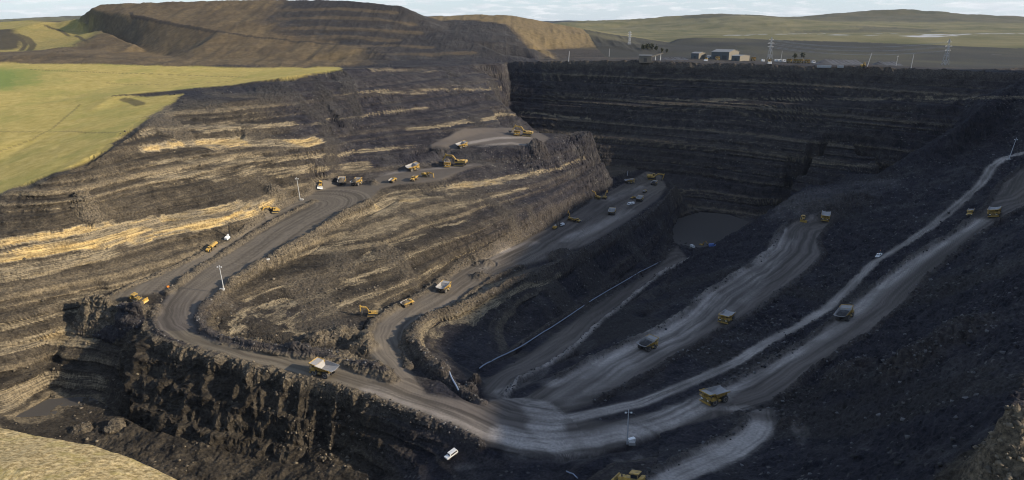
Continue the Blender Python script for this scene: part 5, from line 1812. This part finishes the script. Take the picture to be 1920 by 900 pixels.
# ------------------------------------------------------------------ small things by the roads
t = empty('marker_post')
p = cast(316, 543)
a = MB(); a.bar((0, 0, 0), (0, 0, 1.6), 0.12, WOOD); a.build('post', t)
a = MB(); a.box(-0.08, 0.08, -0.6, 0.6, 1.2, 2.2, ORANGE); a.build('sign_board', t)
t.location = (p[0], p[1], ground_z(p[0], p[1])); t.rotation_euler = (0, 0, R(-70))
tag(t, 'orange marker board at the near end of the middle berm', 'sign')
p = cast(501, 488)
a = MB(); a.box(-1.4, 1.4, -0.5, 0.5, 0, 0.9, CONC, 0.8)
o = a.build('concrete_barrier'); o.location = (p[0], p[1], ground_z(p[0], p[1])); o.rotation_euler = (0, 0, R(40))
tag(o, 'pale concrete barrier on the berm of the left ramp', 'barrier')
p = cast(1184, 829)
t = empty('generator')
a = MB(); a.box(-1.3, 1.3, -0.7, 0.7, 0.3, 1.6, WHITE, 0.96); a.build('housing', t)
a = MB(); a.box(-1.4, 1.4, -0.75, 0.75, 0.0, 0.3, DARK); a.build('skid', t)
t.location = (p[0], p[1], ground_z(p[0], p[1])); t.rotation_euler = (0, 0, R(25))
tag(t, 'white generator box at the foot of the tall junction mast', 'generator')


def pipe(s, r, label, name='pipeline'):
    P = CL(s)
    m = MB()
    Q = densify(P, 0.01, 4.0)
    Q = [Vector((q[0], q[1], ground_z(q[0], q[1]) + r * 0.6)) for q in Q]
    n = 6
    vs, fs = [], []
    for i, q in enumerate(Q):
        d = (Q[min(i + 1, len(Q) - 1)] - Q[max(i - 1, 0)]).normalized()
        sx = d.cross(Vector((0, 0, 1))).normalized(); u_ = sx.cross(d)
        for k_ in range(n):
            t_ = 2 * math.pi * k_ / n
            vs.append(q + (sx * math.cos(t_) + u_ * math.sin(t_)) * r)
    for i in range(len(Q) - 1):
        for k_ in range(n):
            fs.append((i * n + k_, i * n + (k_ + 1) % n, (i + 1) * n + (k_ + 1) % n, (i + 1) * n + k_))
    m.add(vs, fs, PIPE)
    o = m.build(name, smooth=True)
    return tag(o, label, 'pipe')


pipe('899,691 940,668 985,645 1020,622 1060,597 1085,580 1110,563 1140,545 1180,522 1210,505 1238,491', 0.27, 'long pale blue pipe along the foot of the lower rock face')
pipe('842,697 850,715 860,733', 0.36, 'short pale blue pipe in the ditch left of the rock pier')
pipe('1062,884 1075,889 1083,897', 0.2, 'thin blue hose on the dark ground at the bottom edge')


# ------------------------------------------------------------------ water in the pit
def water(name, P, z, label):
    m = bpy.data.materials.get('muddy_water')
    if not m:
        m = bpy.data.materials.new('muddy_water'); m.use_nodes = True
        bs = m.node_tree.nodes['Principled BSDF']
        bs.inputs['Base Color'].default_value = (0.066, 0.061, 0.056, 1)
        bs.inputs['Roughness'].default_value = 0.3
        bs.inputs['Specular IOR Level'].default_value = 0.15
        nt = m.node_tree
        tc = N(nt, 'ShaderNodeNewGeometry')
        b = N(nt, 'ShaderNodeBump'); b.inputs['Strength'].default_value = 0.08; b.inputs['Distance'].default_value = 0.3
        nt.links.new(noise(nt, tc.outputs['Position'], 1.5, 3), b.inputs['Height']); nt.links.new(b.outputs[0], bs.inputs['Normal'])
    c = P.mean(0)
    Q = [(c[0] + (p[0] - c[0]) * 1.1, c[1] + (p[1] - c[1]) * 1.1, z) for p in P]
    a = MB(); a.add(Q, [tuple(range(len(Q)))], m)
    o = a.build(name)
    o['kind'] = 'structure'; o['label'] = label
    return o


water('lake_water', LAKE, HC - 185.6, 'brown water of the small lake at the bottom of the pit')
water('pond_water', POND, HC - POND_H, 'dark still pond below the shaded rear cliff at lower left')

# ------------------------------------------------------------------ the plant yard behind the far wall
def shed(px, py, L_, W_, H_, rise, rot, wall, gable, label, cat='building', doors=1, cov=None):
    p = cast(px, py)
    t = empty('shed')
    a = MB()
    a.box(-L_ / 2, L_ / 2, -W_ / 2, W_ / 2, -1.5, H_, wall)
    a.build('wall', t)
    a = MB()
    for s in (-1, 1):
        x = s * (L_ / 2 + 0.03)
        a.add([(x, -W_ / 2 - .02, -1.5), (x, W_ / 2 + .02, -1.5), (x, W_ / 2 + .02, H_), (x, 0, H_ + rise), (x, -W_ / 2 - .02, H_)], [(0, 1, 2, 3, 4)], gable)
    a.build('gable', t)
    a = MB()
    e = 0.6
    for s in (-1, 1):
        a.add([(-L_ / 2 - e, s * (W_ / 2 + e), H_ - 0.05), (L_ / 2 + e, s * (W_ / 2 + e), H_ - 0.05), (L_ / 2 + e, 0, H_ + rise + 0.25), (-L_ / 2 - e, 0, H_ + rise + 0.25),
               (-L_ / 2 - e, s * (W_ / 2 + e), H_ + 0.2), (L_ / 2 + e, s * (W_ / 2 + e), H_ + 0.2), (L_ / 2 + e, 0, H_ + rise + 0.5), (-L_ / 2 - e, 0, H_ + rise + 0.5)],
              [(0, 1, 2, 3), (7, 6, 5, 4), (0, 4, 5, 1), (1, 5, 6, 2), (3, 2, 6, 7), (0, 3, 7, 4)], ROOF)
    a.build('roof', t)
    for i in range(doors):
        x = -L_ / 2 + L_ * (i + 0.5) / doors
        a = MB(); a.box(x - L_ * 0.13, x + L_ * 0.13, -W_ / 2 - 0.12, -W_ / 2 - 0.03, -0.5, H_ * 0.55, DARK); a.build('door', t)
    t.location = (p[0], p[1], ground_z(p[0], p[1])); t.rotation_euler = (0, 0, R(rot))
    tag(t, label, cat)
    return t


shed(1359, 111, 28, 34, 11, 3.0, -42, CLAD, CLADT, 'largest grey shed with pale roof in the plant yard', doors=2)
shed(1309, 110, 13, 20, 8, 1.6, -45, CLAD, CLADT, 'small grey shed left of the largest shed', doors=1)
shed(1388, 114, 13, 26, 7, 1.0, -48, CLAD, CLADT, 'low grey annexe in front right of the largest shed', doors=1)
shed(1210, 115, 15, 10, 7, 0.3, -12, CLADT, CLADT, 'tan hut with flat pale roof near the dark coal heap', doors=1)
shed(1332, 109, 9, 9, 3.5, 0.3, -20, WHITE, WHITE, 'low white cabin between the two sheds', doors=1)

for i, (px, py, hx, hy, lab) in enumerate([(1480, 118, -3, 1.4, 'parked yellow dump truck, leftmost of the yard row'), (1492, 118.3, -3, 1.4, 'parked yellow dump truck second from left in the yard row'),
                                          (1501, 118.6, -3, 1.4, 'parked yellow dump truck third from left in the yard row'), (1513, 119, 3, 1.4, 'parked yellow dump truck at the right end of the yard row')]):
    o = copy_tree(protos['truck']); o.scale = (1, 1, 1)
    put(o, px, py, hx, hy); tag(o, lab, 'dump truck', 'dump trucks parked in the plant yard')
for px, py, lab in [(1345, 113, 'yellow dump truck standing in front of the largest shed'), (1412, 114, 'yellow dump truck right of the low annexe')]:
    o = copy_tree(protos['truck']); o.scale = (1, 1, 1)
    put(o, px, py, 3, 1.2); tag(o, lab, 'dump truck', 'dump trucks parked in the plant yard')
o = copy_tree(protos['loader']); o.scale = (1.5,) * 3; put(o, 1442, 119, 3, 1); tag(o, 'yellow wheel loader in the plant yard left of the white vans', 'wheel loader')
o = copy_tree(protos['loader']); o.scale = (1.5,) * 3; put(o, 1324, 114, -3, 1); tag(o, 'yellow wheel loader between the small shed and the largest shed', 'wheel loader')
for px, py, lab in [(1455, 116, 'white van, leftmost of three in the plant yard'), (1462, 116.3, 'white van, middle of three in the plant yard'), (1470, 116.6, 'white van, rightmost of three in the plant yard'),
                    (1525, 119, 'white van right of the yard dump truck row'), (1430, 116, 'white van near the yard wheel loader')]:
    o = copy_tree(protos['van']); o.scale = (1.5, 1.5, 1.5); put(o, px, py, 3, 0.6, 2, 1); tag(o, lab, 'van', 'white vans in the plant yard')
t = excavator(1.25, 50, -40, -10, 'crane')
put(t, 1619, 125, 3, 0.5); tag(t, 'yellow boom crane on the rim under the leaning mast', 'crane')
for px, py, sx, lab in [(1545, 127, 14, 'long pale container on the rim lip'), (1576, 127, 6, 'short white container on the rim lip')]:
    p = cast(px, py)
    t = empty('container')
    a = MB(); a.box(-sx / 2, sx / 2, -1.3, 1.3, 0.1, 2.8, CONC); a.build('body', t)
    a = MB(); a.box(-sx / 2 - .05, -sx / 2, -1.2, 1.2, 0.2, 2.7, GALV); a.build('door', t)
    t.location = (p[0], p[1], ground_z(p[0], p[1])); t.rotation_euler = (0, 0, R(-20)); tag(t, lab, 'container')


def heap(px0, px1, py, h, w, mat, name, label, seed=1):
    p0, p1 = cast(px0, py), cast(px1, py)
    rs = np.random.default_rng(seed)
    n, k_ = 30, 7
    d = Vector((p1[0] - p0[0], p1[1] - p0[1], 0)); ln = d.length; d.normalize(); r = Vector((d.y, -d.x, 0))
    vs, fs = [], []
    for i in range(n):
        u_ = i / (n - 1)
        e = min(1, 6 * u_, 6 * (1 - u_))
        hh = h * e * (0.85 + 0.3 * rs.random())
        c = Vector(p0[:2].tolist() + [0]) + d * ln * u_
        for j in range(k_):
            v_ = 2 * j / (k_ - 1) - 1
            q = c + r * v_ * w * (0.6 + 0.4 * e)
            vs.append((q.x, q.y, ground_z(q.x, q.y) - 0.5 + hh * (1 - abs(v_)) * (0.9 + 0.2 * rs.random())))
    for i in range(n - 1):
        for j in range(k_ - 1):
            fs.append((i * k_ + j, i * k_ + j + 1, (i + 1) * k_ + j + 1, (i + 1) * k_ + j))
    a = MB(); a.add(vs, fs, mat); o = a.build(name)
    return tag(o, label, 'stockpile')


heap(1528, 1617, 120.5, 6, 12, COALM, 'coal_stockpile', 'long low black coal stockpile right of the yard trucks', 3)
heap(1640, 1685, 122, 5, 12, COALM, 'coal_stockpile', 'short black coal stockpile between the rim masts', 4)
heap(1230, 1290, 112, 4, 10, COALM, 'coal_stockpile', 'low black coal stockpile left of the small shed', 5)
t = empty('conveyor')
p = cast(1226, 113)
a = MB(); a.beam((-14, 0, 1.5), (12, 0, 9), 2.0, 1.2, CLADT); a.build('belt_gallery', t)
for x, z in ((-6, 3.5), (2, 6), (9, 8)):
    a = MB(); a.bar((x, -1, -0.5), (x, -0.3, z), 0.3, GALV).bar((x, 1, -0.5), (x, 0.3, z), 0.3, GALV); a.build('trestle', t)
t.location = (p[0], p[1], ground_z(p[0], p[1])); t.rotation_euler = (0, 0, R(10)); tag(t, 'small tan conveyor gallery rising beside the tan hut', 'conveyor')


def pylon(px, py, top, label, k_=1.0):
    p = cast(px, py)
    D = p[1] * CP
    h = (py - top) / FP * D * 1.0
    t = empty('pylon')
    a = MB()
    s = h / 45.0
    lv = [(0, 4.2), (12, 2.9), (24, 1.9), (34, 1.2), (45, 0.5)]
    r = 0.20 * k_
    for sx, sy in ((1, 1), (1, -1), (-1, -1), (-1, 1)):
        for (z0, w0), (z1, w1) in zip(lv[:-1], lv[1:]):
            a.bar((sx * w0 * s, sy * w0 * s, z0 * s), (sx * w1 * s, sy * w1 * s, z1 * s), r, GALV, 4)
    for (z0, w0), (z1, w1) in zip(lv[:-1], lv[1:]):
        for (ax, ay), (bx, by) in (((1, 1), (1, -1)), ((1, -1), (-1, -1)), ((-1, -1), (-1, 1)), ((-1, 1), (1, 1))):
            a.bar((ax * w0 * s, ay * w0 * s, z0 * s), (bx * w1 * s, by * w1 * s, z1 * s), r * 0.7, GALV, 4)
            a.bar((bx * w0 * s, by * w0 * s, z0 * s), (ax * w1 * s, ay * w1 * s, z1 * s), r * 0.7, GALV, 4)
    a.build('lattice_tower', t)
    for z, w_ in ((26, 7), (33, 8.5), (40, 6)):
        a = MB()
        a.bar((-w_ * s, 0, z * s), (w_ * s, 0, z * s), r, GALV, 4).bar((-w_ * s, 0, z * s), (0, 0, (z + 3) * s), r * .7, GALV, 4).bar((w_ * s, 0, z * s), (0, 0, (z + 3) * s), r * .7, GALV, 4)
        a.build('cross_arm', t)
    t.location = (p[0], p[1], ground_z(p[0], p[1]) - 1); t.rotation_euler = (0, 0, R(20))
    tag(t, label, 'pylon', 'electricity pylons beyond the pit')
    return t, s


py1 = pylon(1443, 110, 70, 'electricity pylon behind the plant yard, left of the two large ones')
py2 = pylon(1772, 122, 73, 'largest electricity pylon on the right above the pit rim')
py3 = pylon(1180, 84, 58, 'distant faint pylon in the valley left of the hills', 1.2)
# wires between the two near pylons
w_ = MB()
A_, B_ = py1[0].location, py2[0].location
for z, ww in ((26, 7), (33, 8.5), (40, 6)):
    for s in (-1, 1):
        pr = None
        for i in range(13):
            u_ = i / 12
            o_ = Vector((math.cos(R(20)) * ww * s, math.sin(R(20)) * ww * s, 0))
            q = A_.lerp(B_, u_) + o_ * 1.0 + Vector((0, 0, z * (py1[1] * (1 - u_) + py2[1] * u_) - 9 * 4 * u_ * (1 - u_)))
            if pr is not None:
                w_.bar(pr, q, 0.09, GALV, 3)
            pr = q
o = w_.build('power_line'); tag(o, 'sagging power line wires between the two large pylons', 'power line')


# ------------------------------------------------------------------ trees of the yard's edge
LEAF = bpy.data.materials.new('dark_foliage'); LEAF.use_nodes = True
_nt = LEAF.node_tree
_g = N(_nt, 'ShaderNodeNewGeometry')
_nt.links.new(mixc(_nt, _g.outputs['Random Per Island'], (0.018, 0.022, 0.012), (0.05, 0.055, 0.022)), _nt.nodes['Principled BSDF'].inputs['Base Color'])
_nt.nodes['Principled BSDF'].inputs['Roughness'].default_value = 0.9


def tree(px, py, h, label, seed):
    p = cast(px, py)
    rs = np.random.default_rng(seed)
    t = empty('tree')
    a = MB(); a.bar((0, 0, -0.5), (0.2, 0, h * 0.6), 0.32, WOOD, 6, 0.1)
    for i in range(5):
        th_ = i * 1.3; z = h * (0.3 + 0.08 * i)
        a.bar((0.1, 0, z), (math.cos(th_) * h * 0.2, math.sin(th_) * h * 0.2, z + h * 0.15), 0.1, WOOD, 4, 0.03)
    a.build('trunk', t)
    a = MB()
    for i in range(260):
        while True:
            v = rs.normal(size=3); v /= np.linalg.norm(v); v *= rs.random() ** 0.4
            break
        lump = 0.75 + 0.35 * math.sin(v[0] * 5 + seed) * math.cos(v[1] * 4)
        c = Vector((v[0] * h * 0.34 * lump, v[1] * h * 0.34 * lump, h * 0.52 + v[2] * h * 0.46 * lump))
        n_ = Vector(rs.normal(size=3)).normalized(); u_ = n_.orthogonal().normalized(); w2 = n_.cross(u_)
        k_ = h * 0.07
        a.add([c + u_ * k_, c + w2 * k_ * 0.7, c - u_ * k_, c - w2 * k_ * 0.7], [(0, 1, 2, 3)], LEAF)
    a.build('crown', t)
    t.location = (p[0], p[1], ground_z(p[0], p[1])); tag(t, label, 'tree', 'dark trees around the plant yard')


for i, (px, py, h, lab) in enumerate([(1490, 112, 11, 'dark round tree behind the parked trucks, left of two'), (1504, 111, 12, 'dark round tree behind the parked trucks, right of two'),
                                      (1206, 96, 14, 'dark tree at the left end of the copse behind the coal heap'), (1214, 95, 15, 'dark tree second from left in the copse behind the coal heap'),
                                      (1222, 95, 15, 'dark tree third from left in the copse behind the coal heap'), (1230, 97, 13, 'dark tree fourth from left in the copse behind the coal heap'),
                                      (1241, 99, 10, 'small dark tree fifth from left in the copse behind the coal heap'), (1250, 100, 9, 'small dark tree at the right end of the copse')]):
    tree(px, py, h, lab, 40 + i)

# ------------------------------------------------------------------ loose broken rock on berms, heaps and cliff feet
ROCKM = bpy.data.materials.new('broken_rock'); ROCKM.use_nodes = True
_nt = ROCKM.node_tree
_g = N(_nt, 'ShaderNodeNewGeometry')
_a = N(_nt, 'ShaderNodeAttribute', attribute_name='tan')
_c = mixc(_nt, _a.outputs['Fac'], mixc(_nt, ramp2(_nt, _g.outputs['Random Per Island'], 0.5, 1.0), (0.02, 0.02, 0.022), (0.13, 0.13, 0.135)), mixc(_nt, _g.outputs['Random Per Island'], (0.035, 0.03, 0.024), (0.165, 0.135, 0.092)))
_nt.links.new(_c, _nt.nodes['Principled BSDF'].inputs['Base Color'])
_nt.nodes['Principled BSDF'].inputs['Roughness'].default_value = 0.9


def rubble(n, wgt, smin, smax, name, label):
    rs = np.random.default_rng(n)
    w_ = wgt.reshape(-1).astype(np.float64)
    cs_ = np.cumsum(w_)
    pick = np.searchsorted(cs_, rs.random(n) * cs_[-1])
    pick = np.clip(pick, 0, len(w_) - 1)
    P = VX[pick] + rs.normal(size=(n, 3)) * np.array([0.4, 0.4, 0.05])
    ln = smin * (smax / smin) ** (rs.random(n) ** 2.2)
    oc = np.array([[1, 0, 0], [-1, 0, 0], [0, 1, 0], [0, -1, 0], [0, 0, 1], [0, 0, -1], [.7, .7, .5], [-.7, .6, -.4]], float)[:6]
    F = np.array([[0, 2, 4], [2, 1, 4], [1, 3, 4], [3, 0, 4], [2, 0, 5], [1, 2, 5], [3, 1, 5], [0, 3, 5]])
    q = rs.normal(size=(n, 3, 3)); q, _ = np.linalg.qr(q)
    V = np.einsum('nij,kj->nki', q, oc) * (0.65 + 0.7 * rs.random((n, 6, 1))) * ln[:, None, None] * np.array([1.1, 1.0, 0.8])
    V = V + P[:, None, :] + np.array([0, 0, 0.15]) * ln[:, None, None]
    me = bpy.data.meshes.new(name)
    me.vertices.add(n * 6); me.vertices.foreach_set('co', V.reshape(-1).astype(np.float32))
    FF = (F[None] + (np.arange(n) * 6)[:, None, None]).reshape(-1, 3)
    me.loops.add(FF.size); me.loops.foreach_set('vertex_index', FF.reshape(-1).astype(np.int32))
    me.polygons.add(len(FF)); me.polygons.foreach_set('loop_start', np.arange(0, FF.size, 3, dtype=np.int32))
    me.update(calc_edges=True)
    at = me.attributes.new('tan', 'FLOAT', 'POINT')
    at.data.foreach_set('value', np.repeat(np.clip(layers['tan'][pick] * 1.2, 0, 1), 6).astype(np.float32))
    me.materials.append(ROCKM)
    o = bpy.data.objects.new(name, me); COL.objects.link(o)
    o['kind'] = 'stuff'; o['label'] = label; o['category'] = 'rubble'
    return o


area = np.clip(dist, 60, 900) ** 1.2 * (np.abs(np.arctan2(X, Y)) < R(44))
near = (dist < 780)
rubble(9000, bermv * (1 - road) * area * near, 0.2, 0.75, 'berm_rubble', 'broken stone heaped along the berms beside the roads')
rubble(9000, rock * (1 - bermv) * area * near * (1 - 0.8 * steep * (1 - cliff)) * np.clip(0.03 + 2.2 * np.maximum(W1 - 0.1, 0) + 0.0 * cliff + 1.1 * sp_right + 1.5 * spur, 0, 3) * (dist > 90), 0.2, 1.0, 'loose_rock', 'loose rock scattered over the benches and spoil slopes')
print('all', round(time.time() - T0, 2))

# ------------------------------------------------------------------ thin air haze
hz = bpy.data.materials.new('haze'); hz.use_nodes = True
_nt = hz.node_tree; _nt.nodes.clear()
_o = N(_nt, 'ShaderNodeOutputMaterial'); _v = N(_nt, 'ShaderNodeVolumePrincipled')
_v.inputs['Color'].default_value = (0.70, 0.80, 1.0, 1)
_v.inputs['Density'].default_value = 0.000014
_v.inputs['Anisotropy'].default_value = 0.2
_nt.links.new(_v.outputs[0], _o.inputs['Volume'])
a = MB(); a.box(-10500, 10500, -1200, 10500, -60, 420, hz)
o = a.build('haze'); o['kind'] = 'stuff'; o['label'] = 'thin pale air haze over the whole pit'
